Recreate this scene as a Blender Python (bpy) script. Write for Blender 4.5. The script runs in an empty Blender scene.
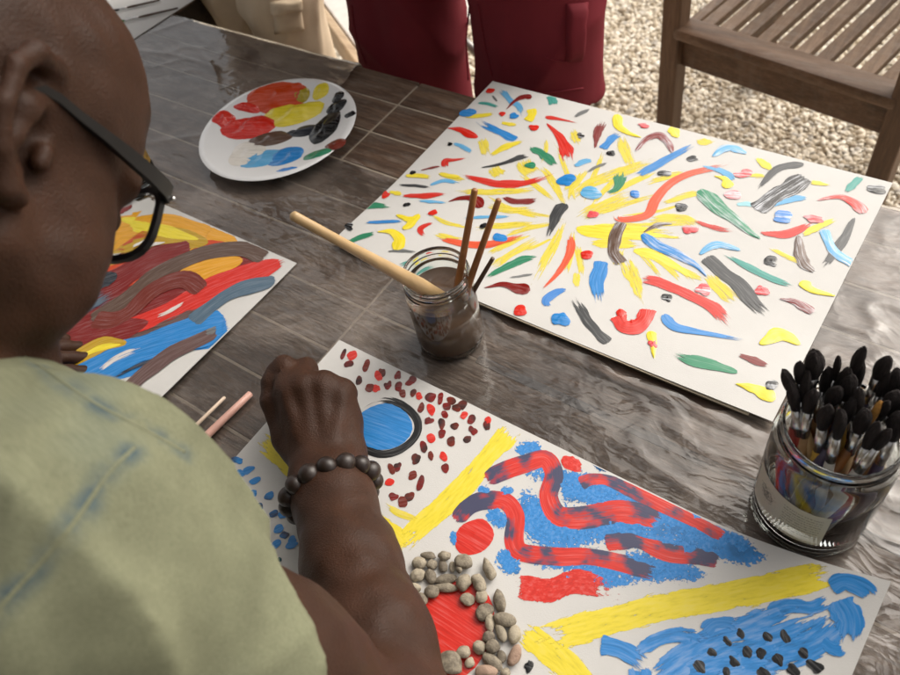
import bpy, bmesh, math, random
import numpy as np
from mathutils import Vector, Matrix

# ------------------------------------------------------------------ camera, sky, sun, exposure
SC = bpy.context.scene
COL = SC.collection
# z = 0 is the table top, the gravel is at z = -0.75; x runs along the table, y across it
CAM_H = 0.7163
F_PX = 770.0
RM = np.array([[0.81343007, 0.36419431, -0.45353503],
               [0.55964228, -0.70254000, 0.43958852],
               [-0.15853086, -0.61139190, -0.77528569]])
cam_d = bpy.data.cameras.new('camera')
cam = bpy.data.objects.new('camera', cam_d)
COL.objects.link(cam)
m = Matrix.Identity(4)
for i in range(3):
    m[i][0] = RM[i, 0]; m[i][1] = -RM[i, 1]; m[i][2] = -RM[i, 2]
m[2][3] = CAM_H
cam.matrix_world = m
cam_d.sensor_fit = 'HORIZONTAL'
cam_d.sensor_width = 36.0
cam_d.lens = F_PX / 900 * 36
cam_d.clip_start = 0.02
cam_d.clip_end = 2000
cam_d.dof.use_dof = True
cam_d.dof.focus_distance = 0.80
cam_d.dof.aperture_fstop = 7.5
SC.camera = cam

SUN_AZ = (0.36, 0.933)      # horizontal direction towards the light
SUN_EL = 45.0
world = bpy.data.worlds.new('World'); SC.world = world; world.use_nodes = True
wn = world.node_tree.nodes; wl = world.node_tree.links
bg = wn['Background']
sky = wn.new('ShaderNodeTexSky'); sky.sky_type = 'NISHITA'; sky.sun_disc = False
sky.sun_elevation = math.radians(SUN_EL)
sky.sun_rotation = math.atan2(SUN_AZ[0], SUN_AZ[1])
sky.air_density = 1.0; sky.dust_density = 5.0; sky.ozone_density = 0.6
hs_ = wn.new('ShaderNodeHueSaturation'); hs_.inputs['Saturation'].default_value = 0.22   # hazy, nearly white sky
wl.new(sky.outputs['Color'], hs_.inputs['Color']); tint_ = wn.new('ShaderNodeMix'); tint_.data_type = 'RGBA'; tint_.blend_type = 'MULTIPLY'; tint_.inputs['Factor'].default_value = 1.0; tint_.inputs['B'].default_value = (1.0, 0.965, 0.91, 1)
wl.new(hs_.outputs['Color'], tint_.inputs['A']); wl.new(tint_.outputs['Result'], bg.inputs['Color'])
bg.inputs['Strength'].default_value = 0.15
sun_d = bpy.data.lights.new('sun', 'SUN'); sun = bpy.data.objects.new('sun', sun_d); COL.objects.link(sun)
sun_d.energy = 0.75; sun_d.angle = math.radians(70); sun_d.color = (1.0, 0.91, 0.80)
_ce = math.cos(math.radians(SUN_EL))
sun.rotation_euler = Vector((SUN_AZ[0]*_ce, SUN_AZ[1]*_ce, math.sin(math.radians(SUN_EL)))).to_track_quat('Z', 'Y').to_euler()
vs = SC.view_settings
vs.view_transform = 'Standard'; vs.look = 'None'; vs.gamma = 1.0; vs.use_curve_mapping = False
vs.exposure = 0.77

# ------------------------------------------------------------------ helpers
random.seed(7); RNG = np.random.default_rng(7)

def w(px, py, z=0.0):
    """point where the line of sight through a photo pixel meets height z"""
    d = RM @ np.array([(px-450)/F_PX, (py-337.5)/F_PX, 1.0])
    return np.array([0, 0, CAM_H]) + d*((z-CAM_H)/d[2])

def wy(px, py, y):
    """the same, where it meets the vertical plane at y"""
    d = RM @ np.array([(px-450)/F_PX, (py-337.5)/F_PX, 1.0])
    return np.array([0, 0, CAM_H]) + d*(y/d[1])

def depth(p):
    return float((RM.T @ (np.asarray(p) - np.array([0, 0, CAM_H])))[2])

def lin(c):
    return tuple(((v/255)/12.92 if v/255 <= 0.04045 else (((v/255)+0.055)/1.055)**2.4) for v in c)

def tag(o, label=None, cat=None, group=None, kind=None):
    if label: o['label'] = label
    if cat: o['category'] = cat
    if group: o['group'] = group
    if kind: o['kind'] = kind
    return o

def empty(name, loc, label, cat, group=None):
    o = bpy.data.objects.new(name, None); COL.objects.link(o)
    o.location = Vector(loc); o.empty_display_size = 0.02
    return tag(o, label, cat, group)

def link(name, me, mat, parent=None, smooth=True):
    o = bpy.data.objects.new(name, me); COL.objects.link(o)
    if mat is not None and not me.materials: me.materials.append(mat)
    if parent is not None:
        o.parent = parent
        inv = Matrix.Translation(-abs_loc(parent))
        o.matrix_parent_inverse = inv
    if smooth: me.shade_smooth()
    return o

def abs_loc(o):
    l = Vector(o.location)
    return l

def mesh(name, verts, faces, mat=None, parent=None, smooth=True, uv=None, uv2=None):
    """verts are in world coordinates"""
    me = bpy.data.meshes.new(name)
    me.from_pydata([tuple(map(float, v)) for v in verts], [], [tuple(map(int, f)) for f in faces])
    if uv is not None:
        for nm, arr in (('UVMap', uv), ('metric', uv2)):
            if arr is None: continue
            lay = me.uv_layers.new(name=nm)
            li = np.empty(len(me.loops), dtype=np.int32); me.loops.foreach_get('vertex_index', li)
            lay.data.foreach_set('uv', np.asarray(arr, dtype=np.float32)[li].ravel())
    me.update()
    return link(name, me, mat, parent, smooth)

class MB:
    """collects simple shapes into one mesh (world coordinates)"""
    def __init__(self): self.v = []; self.f = []
    def add(self, v, f):
        n = len(self.v); self.v += [tuple(map(float, p)) for p in v]; self.f += [tuple(i+n for i in q) for q in f]
    def box(self, lo, hi, M=None, b=0.0):
        lo = np.array(lo, float); hi = np.array(hi, float)
        bm = bmesh.new(); bmesh.ops.create_cube(bm, size=1.0)
        for q in bm.verts:
            q.co = Vector((lo + hi)/2) + Vector(tuple(np.array(q.co)*(hi-lo)))
        if b > 0: bmesh.ops.bevel(bm, geom=list(bm.edges), offset=b, segments=2, profile=0.5, affect='EDGES')
        bm.verts.index_update()
        v = [np.array(q.co) for q in bm.verts]
        if M is not None: v = [M @ p for p in v]
        self.add(v, [[q.index for q in fc.verts] for fc in bm.faces]); bm.free()
    def obox(self, c, ax, ay, az, sx, sy, sz, b=0.0):
        """oriented box: centre, axes and full sizes"""
        c = np.array(c, float); A = np.array([ax, ay, az], float).T
        bm = bmesh.new(); bmesh.ops.create_cube(bm, size=1.0)
        for q in bm.verts: q.co = Vector((q.co[0]*sx, q.co[1]*sy, q.co[2]*sz))
        if b > 0: bmesh.ops.bevel(bm, geom=list(bm.edges), offset=b, segments=2, profile=0.5, affect='EDGES')
        bm.verts.index_update()
        self.add([c + A @ np.array(q.co) for q in bm.verts], [[q.index for q in fc.verts] for fc in bm.faces]); bm.free()
    def tube(self, pts, rad, n=12, cap=True):
        pts = [np.array(p, float) for p in pts]
        if np.isscalar(rad): rad = [rad]*len(pts)
        rings = []; up = np.array([0, 0, 1.0])
        for i, p in enumerate(pts):
            t = pts[min(i+1, len(pts)-1)] - pts[max(i-1, 0)]; t = t/(np.linalg.norm(t)+1e-12)
            if i == 0:
                a = np.cross(t, up if abs(t[2]) < .9 else np.array([1.0, 0, 0])); a /= np.linalg.norm(a)
            else:
                a = a - t*(a@t); a /= np.linalg.norm(a)
            b = np.cross(t, a)
            rings.append([p + rad[i]*(math.cos(2*math.pi*k/n)*a + math.sin(2*math.pi*k/n)*b) for k in range(n)])
        v = [q for r in rings for q in r]; f = []
        for i in range(len(pts)-1):
            for k in range(n):
                f.append((i*n+k, i*n+(k+1) % n, (i+1)*n+(k+1) % n, (i+1)*n+k))
        if cap:
            f.append(tuple(range(n-1, -1, -1))); f.append(tuple((len(pts)-1)*n+k for k in range(n)))
        self.add(v, f)
    def lathe(self, c, prof, n=48, M=None):
        """prof: list of (r, z); r = 0 makes a pole"""
        c = np.array(c, float); v = []; f = []; idx = []
        for r, z in prof:
            if r <= 1e-9:
                idx.append([len(v)]); v.append(np.array([0, 0, z]))
            else:
                idx.append(list(range(len(v), len(v)+n)))
                v += [np.array([r*math.cos(2*math.pi*k/n), r*math.sin(2*math.pi*k/n), z]) for k in range(n)]
        for a, b in zip(idx[:-1], idx[1:]):
            for k in range(n):
                k2 = (k+1) % n
                if len(a) == 1 and len(b) == 1: continue
                if len(a) == 1: f.append((a[0], b[k2], b[k]))
                elif len(b) == 1: f.append((a[k], a[k2], b[0]))
                else: f.append((a[k], a[k2], b[k2], b[k]))
        if M is not None: v = [M @ p for p in v]
        self.add([c+p for p in v], f)
    def build(self, name, mat, parent=None, smooth=True, bevel=0):
        return mesh(name, self.v, self.f, mat, parent, smooth)

def sharp(o, ang=35):
    """smooth shading with hard edges kept"""
    me = o.data; me.shade_smooth()
    me.set_sharp_from_angle(angle=math.radians(ang))
    return o

# ------------------------------------------------------------------ materials
def new_mat(name):
    mt = bpy.data.materials.new(name); mt.use_nodes = True
    nt = mt.node_tree; nt.nodes.clear()
    return mt, nt.nodes, nt.links

def N(nodes, kind, **kw):
    n = nodes.new(kind)
    for k, v in kw.items():
        if k.startswith('i_'): n.inputs[k[2:]].default_value = v
        else: setattr(n, k, v)
    return n

def math_n(nodes, links, op, a, b=None, c=None, clamp=False):
    n = nodes.new('ShaderNodeMath'); n.operation = op; n.use_clamp = clamp
    for i, x in enumerate((a, b, c)):
        if x is None: continue
        if isinstance(x, (int, float)): n.inputs[i].default_value = x
        else: links.new(x, n.inputs[i])
    return n.outputs[0]

def ramp_n(nodes, links, fac, stops):
    n = nodes.new('ShaderNodeValToRGB'); cr = n.color_ramp
    while len(cr.elements) > 1: cr.elements.remove(cr.elements[-1])
    for i, (p, c) in enumerate(stops):
        e = cr.elements[0] if i == 0 else cr.elements.new(p)
        e.position = p; e.color = (*c, 1) if len(c) == 3 else c
    links.new(fac, n.inputs['Fac'])
    return n.outputs['Color']

def plain(name, rgb, rough=0.5, noise=0.15, nscale=40.0, bump=0.0, bscale=200.0, metal=0.0, spec=0.5, coat=0.0, sss=0.0, stretch=(1, 1, 1), trans=0.0, ior=1.5, coords='Object'):
    mt, n, l = new_mat(name)
    out = N(n, 'ShaderNodeOutputMaterial'); b = N(n, 'ShaderNodeBsdfPrincipled')
    l.new(b.outputs[0], out.inputs['Surface'])
    tc = N(n, 'ShaderNodeTexCoord'); mp = N(n, 'ShaderNodeMapping'); l.new(tc.outputs[coords], mp.inputs['Vector'])
    mp.inputs['Scale'].default_value = stretch
    oi = N(n, 'ShaderNodeObjectInfo')
    ad = N(n, 'ShaderNodeVectorMath', operation='ADD'); l.new(mp.outputs[0], ad.inputs[0])
    cmb = N(n, 'ShaderNodeCombineXYZ'); mm = math_n(n, l, 'MULTIPLY', oi.outputs['Random'], 37.0); l.new(mm, cmb.inputs[0]); l.new(mm, cmb.inputs[1])
    l.new(cmb.outputs[0], ad.inputs[1])
    nz = N(n, 'ShaderNodeTexNoise', i_Scale=nscale, i_Detail=6.0, i_Roughness=0.6); l.new(ad.outputs[0], nz.inputs['Vector'])
    d = tuple(max(0, v*(1-noise*1.6)) for v in rgb); u = tuple(min(1, v*(1+noise*1.6)) for v in rgb)
    col = ramp_n(n, l, nz.outputs['Fac'], [(0.25, d), (0.5, rgb), (0.75, u)])
    l.new(col, b.inputs['Base Color'])
    b.inputs['Roughness'].default_value = rough; b.inputs['Metallic'].default_value = metal
    b.inputs['Specular IOR Level'].default_value = spec; b.inputs['Coat Weight'].default_value = coat
    b.inputs['Transmission Weight'].default_value = trans; b.inputs['IOR'].default_value = ior
    if sss > 0:
        b.inputs['Subsurface Weight'].default_value = sss; b.inputs['Subsurface Radius'].default_value = (0.006, 0.003, 0.002)
        b.inputs['Subsurface Scale'].default_value = 0.6
    if bump > 0:
        nb = N(n, 'ShaderNodeTexNoise', i_Scale=bscale, i_Detail=4.0); l.new(ad.outputs[0], nb.inputs['Vector'])
        bp = N(n, 'ShaderNodeBump', i_Strength=bump, i_Distance=0.002); l.new(nb.outputs['Fac'], bp.inputs['Height']); l.new(bp.outputs[0], b.inputs['Normal'])
    return mt

def wood(name, dark, mid, light, rough=0.55, scale=1.0, axis=0, bump=0.25, scuff=0.0):
    """grain running along one object axis"""
    mt, n, l = new_mat(name)
    out = N(n, 'ShaderNodeOutputMaterial'); b = N(n, 'ShaderNodeBsdfPrincipled'); l.new(b.outputs[0], out.inputs['Surface'])
    tc = N(n, 'ShaderNodeTexCoord'); mp = N(n, 'ShaderNodeMapping'); l.new(tc.outputs['Object'], mp.inputs['Vector'])
    s = [9.0*scale]*3; s[axis] = 0.7*scale; mp.inputs['Scale'].default_value = s
    oi = N(n, 'ShaderNodeObjectInfo'); mm = math_n(n, l, 'MULTIPLY', oi.outputs['Random'], 53.0)
    cmb = N(n, 'ShaderNodeCombineXYZ'); [l.new(mm, cmb.inputs[i]) for i in range(3)]
    ad = N(n, 'ShaderNodeVectorMath', operation='ADD'); l.new(mp.outputs[0], ad.inputs[0]); l.new(cmb.outputs[0], ad.inputs[1])
    n1 = N(n, 'ShaderNodeTexNoise', i_Scale=4.0, i_Detail=8.0, i_Roughness=0.65, i_Distortion=0.6); l.new(ad.outputs[0], n1.inputs['Vector'])
    n2 = N(n, 'ShaderNodeTexNoise', i_Scale=26.0, i_Detail=9.0, i_Roughness=0.8); l.new(ad.outputs[0], n2.inputs['Vector'])
    mix = math_n(n, l, 'ADD', math_n(n, l, 'MULTIPLY', n1.outputs['Fac'], 0.5), math_n(n, l, 'MULTIPLY', n2.outputs['Fac'], 0.5))
    mix = math_n(n, l, 'ADD', mix, math_n(n, l, 'MULTIPLY', math_n(n, l, 'SUBTRACT', oi.outputs['Random'], 0.5), 0.10))
    col = ramp_n(n, l, mix, [(0.36, dark), (0.5, mid), (0.64, light)])
    if scuff > 0:
        mp2 = N(n, 'ShaderNodeMapping'); l.new(tc.outputs['Object'], mp2.inputs['Vector']); mp2.inputs['Scale'].default_value = (1.5, 6, 1)
        n3 = N(n, 'ShaderNodeTexNoise', i_Scale=9.0, i_Detail=9.0, i_Roughness=0.75); l.new(mp2.outputs[0], n3.inputs['Vector'])
        fac = math_n(n, l, 'MULTIPLY', N(n, 'ShaderNodeMapRange').outputs[0], scuff)
        mr = n[-1] if False else None
        mrn = [q for q in n if q.bl_idname == 'ShaderNodeMapRange'][-1]
        mrn.inputs['From Min'].default_value = 0.48; mrn.inputs['From Max'].default_value = 0.72
        l.new(n3.outputs['Fac'], mrn.inputs['Value'])
        mx = N(n, 'ShaderNodeMix', data_type='RGBA'); l.new(fac, mx.inputs['Factor']); l.new(col, mx.inputs['A']); mx.inputs['B'].default_value = (0.36, 0.33, 0.29, 1)
        col = mx.outputs['Result']
    l.new(col, b.inputs['Base Color']); b.inputs['Roughness'].default_value = rough
    bp = N(n, 'ShaderNodeBump', i_Strength=bump, i_Distance=0.0015); l.new(n2.outputs['Fac'], bp.inputs['Height']); l.new(bp.outputs[0], b.inputs['Normal'])
    return mt

def glass_mat(name, rgb=(0.93, 0.97, 0.94), rough=0.0, ior=1.48):
    mt, n, l = new_mat(name)
    out = N(n, 'ShaderNodeOutputMaterial'); b = N(n, 'ShaderNodeBsdfPrincipled'); l.new(b.outputs[0], out.inputs['Surface'])
    b.inputs['Base Color'].default_value = (*rgb, 1); b.inputs['Roughness'].default_value = rough
    b.inputs['Transmission Weight'].default_value = 1.0; b.inputs['IOR'].default_value = ior
    return mt

_paints = {}
PAINT = {'r': (205, 40, 26), 'or': (222, 84, 48), 'dr': (122, 28, 24), 'bn': (92, 70, 58), 'rb': (112, 42, 30), 'y': (230, 210, 52), 'am': (222, 158, 34),
         'b': (42, 128, 198), 'b2': (60, 130, 205), 'lb': (96, 168, 214), 'lt': (150, 205, 215), 'g': (36, 128, 92), 'tl': (60, 150, 140), 'gd': (58, 60, 62), 'gy': (110, 112, 112),
         'k': (14, 14, 16), 'pk': (214, 70, 76), 'w': (225, 220, 212), 'gb': (80, 102, 120), 'mv': (98, 74, 70), 'dk': (40, 44, 52), 'yo': (186, 150, 30), 'ol': (168, 150, 30),
         'or2': (200, 66, 22), 'dg': (30, 84, 92)}
def paint(ck, style='wet'):
    """brushed paint; UVMap = 0..1 along / across the stroke, metric = the same in metres"""
    key = (ck, style)
    if key in _paints: return _paints[key]
    rgb = lin(PAINT[ck]); mt, n, l = new_mat('paint_%s_%s' % key)
    out = N(n, 'ShaderNodeOutputMaterial'); b = N(n, 'ShaderNodeBsdfPrincipled')
    uvn = N(n, 'ShaderNodeUVMap', uv_map='UVMap'); mtn = N(n, 'ShaderNodeUVMap', uv_map='metric')
    sp = N(n, 'ShaderNodeSeparateXYZ'); l.new(uvn.outputs[0], sp.inputs[0])
    u, v = sp.outputs[0], sp.outputs[1]
    oi = N(n, 'ShaderNodeObjectInfo')
    mp = N(n, 'ShaderNodeMapping'); l.new(mtn.outputs[0], mp.inputs['Vector'])
    sc = {'sponge': (330, 330, 1), 'wash2': (40, 260, 1), 'wash': (60, 300, 1), 'dab': (200, 420, 1)}.get(style, (28, 620, 1))
    mp.inputs['Scale'].default_value = sc
    cmb = N(n, 'ShaderNodeCombineXYZ'); mm = math_n(n, l, 'MULTIPLY', oi.outputs['Random'], 91.0); [l.new(mm, cmb.inputs[i]) for i in range(3)]
    ad = N(n, 'ShaderNodeVectorMath', operation='ADD'); l.new(mp.outputs[0], ad.inputs[0]); l.new(cmb.outputs[0], ad.inputs[1])
    nz = N(n, 'ShaderNodeTexNoise', i_Scale=1.0, i_Detail=5.0, i_Roughness=0.6); l.new(ad.outputs[0], nz.inputs['Vector'])
    nn = N(n, 'ShaderNodeMapRange'); nn.inputs['From Min'].default_value = 0.3; nn.inputs['From Max'].default_value = 0.7; l.new(nz.outputs['Fac'], nn.inputs['Value'])
    nv = nn.outputs[0]
    mp2 = N(n, 'ShaderNodeMapping'); l.new(mtn.outputs[0], mp2.inputs['Vector']); mp2.inputs['Scale'].default_value = (38, 38, 1)
    ad2 = N(n, 'ShaderNodeVectorMath', operation='ADD'); l.new(mp2.outputs[0], ad2.inputs[0]); l.new(cmb.outputs[0], ad2.inputs[1])
    nl = N(n, 'ShaderNodeTexNoise', i_Scale=1.0, i_Detail=3.0); l.new(ad2.outputs[0], nl.inputs['Vector'])
    # colour: streaks of darker and paler paint
    k = 0.26 if style in ('dry', 'dryend', 'drystart') else (0.14 if style == 'wash' else (0.36 if style == 'wash2' else 0.2))
    dk = tuple(c*(1-k) for c in rgb); pale = tuple(c + (0.72-c)*k*0.55 for c in rgb)
    col = ramp_n(n, l, nv, [(0.1, dk), (0.5, rgb), (0.95, pale)])
    extra = {'snake': ((0.048, 0.050, 0.105), 0.47, 0.57), 'streaky': ((0.60, 0.62, 0.66), 0.50, 0.66), 'mix': ((0.035, 0.02, 0.018), 0.47, 0.62), 'sponge': (tuple(c*0.62 for c in rgb), 0.54, 0.68)}.get(style)
    if extra:
        ec, a0, a1 = extra
        mr = N(n, 'ShaderNodeMapRange'); mr.inputs['From Min'].default_value = a0; mr.inputs['From Max'].default_value = a1
        s = math_n(n, l, 'ADD', math_n(n, l, 'MULTIPLY', nl.outputs['Fac'], 0.75 if style != 'streaky' else 0.3), math_n(n, l, 'MULTIPLY', nz.outputs['Fac'], 0.25 if style != 'streaky' else 0.7))
        l.new(s, mr.inputs['Value'])
        mx = N(n, 'ShaderNodeMix', data_type='RGBA'); l.new(mr.outputs[0], mx.inputs['Factor']); l.new(col, mx.inputs['A']); mx.inputs['B'].default_value = (*ec, 1)
        col = mx.outputs['Result']
    l.new(col, b.inputs['Base Color'])
    # coverage: bristles run dry towards the ends and the sides
    def edge(x, a, bb):
        r = N(n, 'ShaderNodeMapRange', interpolation_type='SMOOTHSTEP'); r.inputs['From Min'].default_value = a; r.inputs['From Max'].default_value = bb
        l.new(x, r.inputs['Value']); return r.outputs[0]
    P = {'wet': (-.9, .05, .05, .05), 'dryend': (-.6, .06, .55, .10), 'drystart': (-.6, .55, .06, .10), 'dry': (.22, .30, .40, .18), 'thin': (-.12, .22, .34, .14),
         'snake': (-.6, .05, .08, .14), 'streaky': (-.9, .06, .14, .05), 'mix': (-.9, .1, .1, .06), 'sponge': (.06, .28, .28, .40), 'wash2': (.10, .20, .30, .22), 'wash': (-.02, .14, .20, .16), 'dab': (-.35, .14, .4, .16), 'solid': (-2, .01, .01, .01)}[style]
    thr = math_n(n, l, 'ADD', P[0], 0.0)
    e1 = edge(u, P[1], 0.0); e2 = edge(math_n(n, l, 'SUBTRACT', 1.0, u), P[2], 0.0)
    vv = math_n(n, l, 'SUBTRACT', 0.5, math_n(n, l, 'ABSOLUTE', math_n(n, l, 'SUBTRACT', v, 0.5)))
    e3 = edge(vv, P[3], 0.0)
    s1 = 1.0-P[0]
    if style != 'solid':
        for e in (e1, e2, e3): thr = math_n(n, l, 'ADD', thr, math_n(n, l, 'MULTIPLY', e, s1*0.95))
    al = N(n, 'ShaderNodeMapRange'); al.inputs['From Min'].default_value = -0.03; al.inputs['From Max'].default_value = 0.10
    l.new(math_n(n, l, 'SUBTRACT', nv, thr), al.inputs['Value'])
    alpha = al.outputs[0]
    if style in ('dry', 'wash', 'thin'): alpha = math_n(n, l, 'MULTIPLY', alpha, {'dry': 0.82, 'wash': 0.94, 'thin': 0.92}[style])
    l.new(alpha, b.inputs['Alpha'])
    b.inputs['Roughness'].default_value = {'wet': 0.16, 'streaky': 0.15, 'dry': 0.55, 'wash': 0.5, 'wash2': 0.5, 'sponge': 0.6, 'snake': 0.45, 'mix': 0.16, 'thin': 0.4}.get(style, 0.32)
    b.inputs['Specular IOR Level'].default_value = 0.5
    bp = N(n, 'ShaderNodeBump', i_Strength=0.5 if style in ('wet', 'streaky', 'mix') else 0.25, i_Distance=0.0005); l.new(nz.outputs['Fac'], bp.inputs['Height']); l.new(bp.outputs[0], b.inputs['Normal'])
    l.new(b.outputs[0], out.inputs['Surface'])
    _paints[key] = mt
    return mt

# ------------------------------------------------------------------ smooth noise for shaping
class SN:
    def __init__(self, seed, n=10, fmin=1.0, fmax=4.0, dim=3):
        r = np.random.default_rng(seed); d = r.normal(size=(n, dim)); d /= np.linalg.norm(d, axis=1)[:, None]
        fr = np.exp(r.uniform(math.log(fmin), math.log(fmax), n)); self.k = d*fr[:, None]*2*math.pi; self.p = r.uniform(0, 6.28, n); self.a = (fmin/fr)**0.6; self.a /= np.sqrt((self.a**2).sum()/2)
    def __call__(self, P):
        return np.sin(P @ self.k.T + self.p) @ self.a

# ------------------------------------------------------------------ implicit surfaces -> one continuous mesh
class Prim:
    def __init__(self, f, c, r, k=0.01, op='u'): self.f = f; self.c = np.array(c, float); self.r = r; self.k = k; self.op = op
def cap(a, b, ra, rb=None, k=0.01, op='u'):
    a = np.array(a, float); b = np.array(b, float); rb = ra if rb is None else rb; ba = b-a; L2 = float(ba@ba)+1e-12
    def f(P):
        t = np.clip((P-a)@ba/L2, 0, 1); return np.linalg.norm(P-a-t[:, None]*ba, axis=1) - (ra+(rb-ra)*t)
    return Prim(f, (a+b)/2, math.sqrt(L2)/2+max(ra, rb), k, op)
def ell(c, rad, rot=None, k=0.01, op='u'):
    c = np.array(c, float); rad = np.array(rad, float); A = np.eye(3) if rot is None else np.array(rot, float)
    def f(P):
        q = (P-c) @ A; k0 = np.linalg.norm(q/rad, axis=1); k1 = np.linalg.norm(q/rad**2, axis=1)+1e-9; return k0*(k0-1)/k1
    return Prim(f, c, float(rad.max()), k, op)
def chain(pts, rads, k=0.006, op='u'):
    return [cap(pts[i], pts[i+1], rads[i], rads[i+1], k, op) for i in range(len(pts)-1)]
def halfspace(p, n, k=0.003, op='s'):
    p = np.array(p, float); n = np.array(n, float); n = n/np.linalg.norm(n)
    return Prim(lambda P: -((P-p)@n), p, 50.0, k, op)     # removes the side n points to
def smin(a, b, k):
    hh = np.clip(0.5+0.5*(b-a)/k, 0, 1); return b+(a-b)*hh - k*hh*(1-hh)
def sdf_eval(P, prims, far=0.08):
    d = np.full(len(P), far)
    lo = P.min(0); hi = P.max(0); cc = (lo+hi)/2; cr = np.linalg.norm(hi-lo)/2
    for p in prims:
        if np.linalg.norm(p.c-cc) > p.r+cr+far: continue
        v = p.f(P)
        d = smin(d, v, p.k) if p.op == 'u' else -smin(-d, v, p.k)
    return d
def sdf_mesh(prims, h, disp=None, shell=None):
    us = [p for p in prims if p.op == 'u']
    lo = np.min([p.c-p.r for p in us], 0)-3*h-0.012; hi = np.max([p.c+p.r for p in us], 0)+3*h+0.012
    nb = np.ceil((hi-lo)/(8*h)).astype(int); n = nb*8
    F = np.ones(tuple(n), np.float32)
    bi = np.stack(np.meshgrid(*[np.arange(q) for q in nb], indexing='ij'), -1).reshape(-1, 3)
    # coarse pass, super blocks of 4 cells for culling
    o = np.stack(np.meshgrid(*[np.arange(8)]*3, indexing='ij'), -1).reshape(-1, 3)
    key = (bi//4); order = np.lexsort(key.T[::-1]); bi = bi[order]; key = key[order]
    cut = np.flatnonzero(np.any(np.diff(key, axis=0) != 0, axis=1))+1
    for grp in np.split(bi, cut):
        ctr = lo+(grp*8+3.5)*h
        dc = sdf_eval(ctr, prims); R8 = 8*h*0.87+0.006+(0.006 if disp else 0)
        for g, d in zip(grp[np.abs(dc) >= R8], dc[np.abs(dc) >= R8]):
            if d < 0: F[g[0]*8:g[0]*8+8, g[1]*8:g[1]*8+8, g[2]*8:g[2]*8+8] = -1
        act = grp[np.abs(dc) < R8]
        if not len(act): continue
        idx = (act[:, None, :]*8+o[None]).reshape(-1, 3); P = lo+idx*h
        d = sdf_eval(P, prims)
        if disp is not None: d = d+disp(P)
        if shell is not None: d = shell(P, d)
        F[idx[:, 0], idx[:, 1], idx[:, 2]] = d
    ins = F < 0
    cnt = np.zeros(tuple(n-1), np.uint8)
    cor = [(i, j, k) for i in (0, 1) for j in (0, 1) for k in (0, 1)]
    for i, j, k in cor: cnt += ins[i:n[0]-1+i, j:n[1]-1+j, k:n[2]-1+k]
    cells = np.argwhere((cnt > 0) & (cnt < 8))
    vals = np.stack([F[cells[:, 0]+i, cells[:, 1]+j, cells[:, 2]+k] for i, j, k in cor], 1)
    acc = np.zeros((len(cells), 3)); num = np.zeros(len(cells)); ca = np.array(cor, float)
    for a in range(8):
        for b in range(a+1, 8):
            if np.abs(ca[a]-ca[b]).sum() != 1: continue
            x, y = vals[:, a], vals[:, b]; mk = (x < 0) != (y < 0)
            t = x[mk]/(x[mk]-y[mk]); acc[mk] += ca[a]+(ca[b]-ca[a])*t[:, None]; num[mk] += 1
    V = lo+(cells+acc/num[:, None])*h
    ID = np.full(tuple(n-1), -1, np.int32); ID[cells[:, 0], cells[:, 1], cells[:, 2]] = np.arange(len(cells))
    quads = []
    for ax in range(3):
        s0 = [slice(1, -1)]*3; s1 = [slice(1, -1)]*3; s0[ax] = slice(0, -1); s1[ax] = slice(1, None)
        A = ins[tuple(s0)]; B = ins[tuple(s1)]
        e = np.argwhere(A != B); off = np.ones(3, int); off[ax] = 0; e = e+off
        u, v = (ax+1) % 3, (ax+2) % 3
        eu = np.zeros(3, int); eu[u] = 1; ev = np.zeros(3, int); ev[v] = 1
        g = lambda q: ID[q[:, 0], q[:, 1], q[:, 2]]
        m_ = np.all(e < n-1, axis=1); e = e[m_]
        q = np.stack([g(e-eu-ev), g(e-ev), g(e), g(e-eu)], 1)
        flip = ~ins[e[:, 0], e[:, 1], e[:, 2]]; q[flip] = q[flip][:, ::-1]
        quads.append(q[(q >= 0).all(1)])
    return V, np.concatenate(quads)[:, ::-1]
def fast_mesh(name, V, Q, mat, parent=None):
    me = bpy.data.meshes.new(name); me.vertices.add(len(V)); me.vertices.foreach_set('co', np.asarray(V, np.float32).ravel())
    k = Q.shape[1]
    me.loops.add(len(Q)*k); me.loops.foreach_set('vertex_index', np.asarray(Q, np.int32).ravel())
    me.polygons.add(len(Q)); me.polygons.foreach_set('loop_start', np.arange(0, len(Q)*k, k, dtype=np.int32))
    me.update(calc_edges=True); me.validate()
    return link(name, me, mat, parent, True)
def relax(V, Q, it=2, lam=0.5):
    """light smoothing of the extracted surface"""
    nb = np.zeros_like(V); ct = np.zeros(len(V))
    E = np.concatenate([Q[:, [0, 1]], Q[:, [1, 2]], Q[:, [2, 3]], Q[:, [3, 0]]])
    for _ in range(it):
        nb[:] = 0; ct[:] = 0
        for a, b in ((0, 1), (1, 0)):
            for c in range(3): nb[:, c] += np.bincount(E[:, a], V[E[:, b], c], len(V))
            ct += np.bincount(E[:, a], minlength=len(V))
        V = V+lam*(nb/np.maximum(ct, 1)[:, None]-V)
    return V

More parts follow.
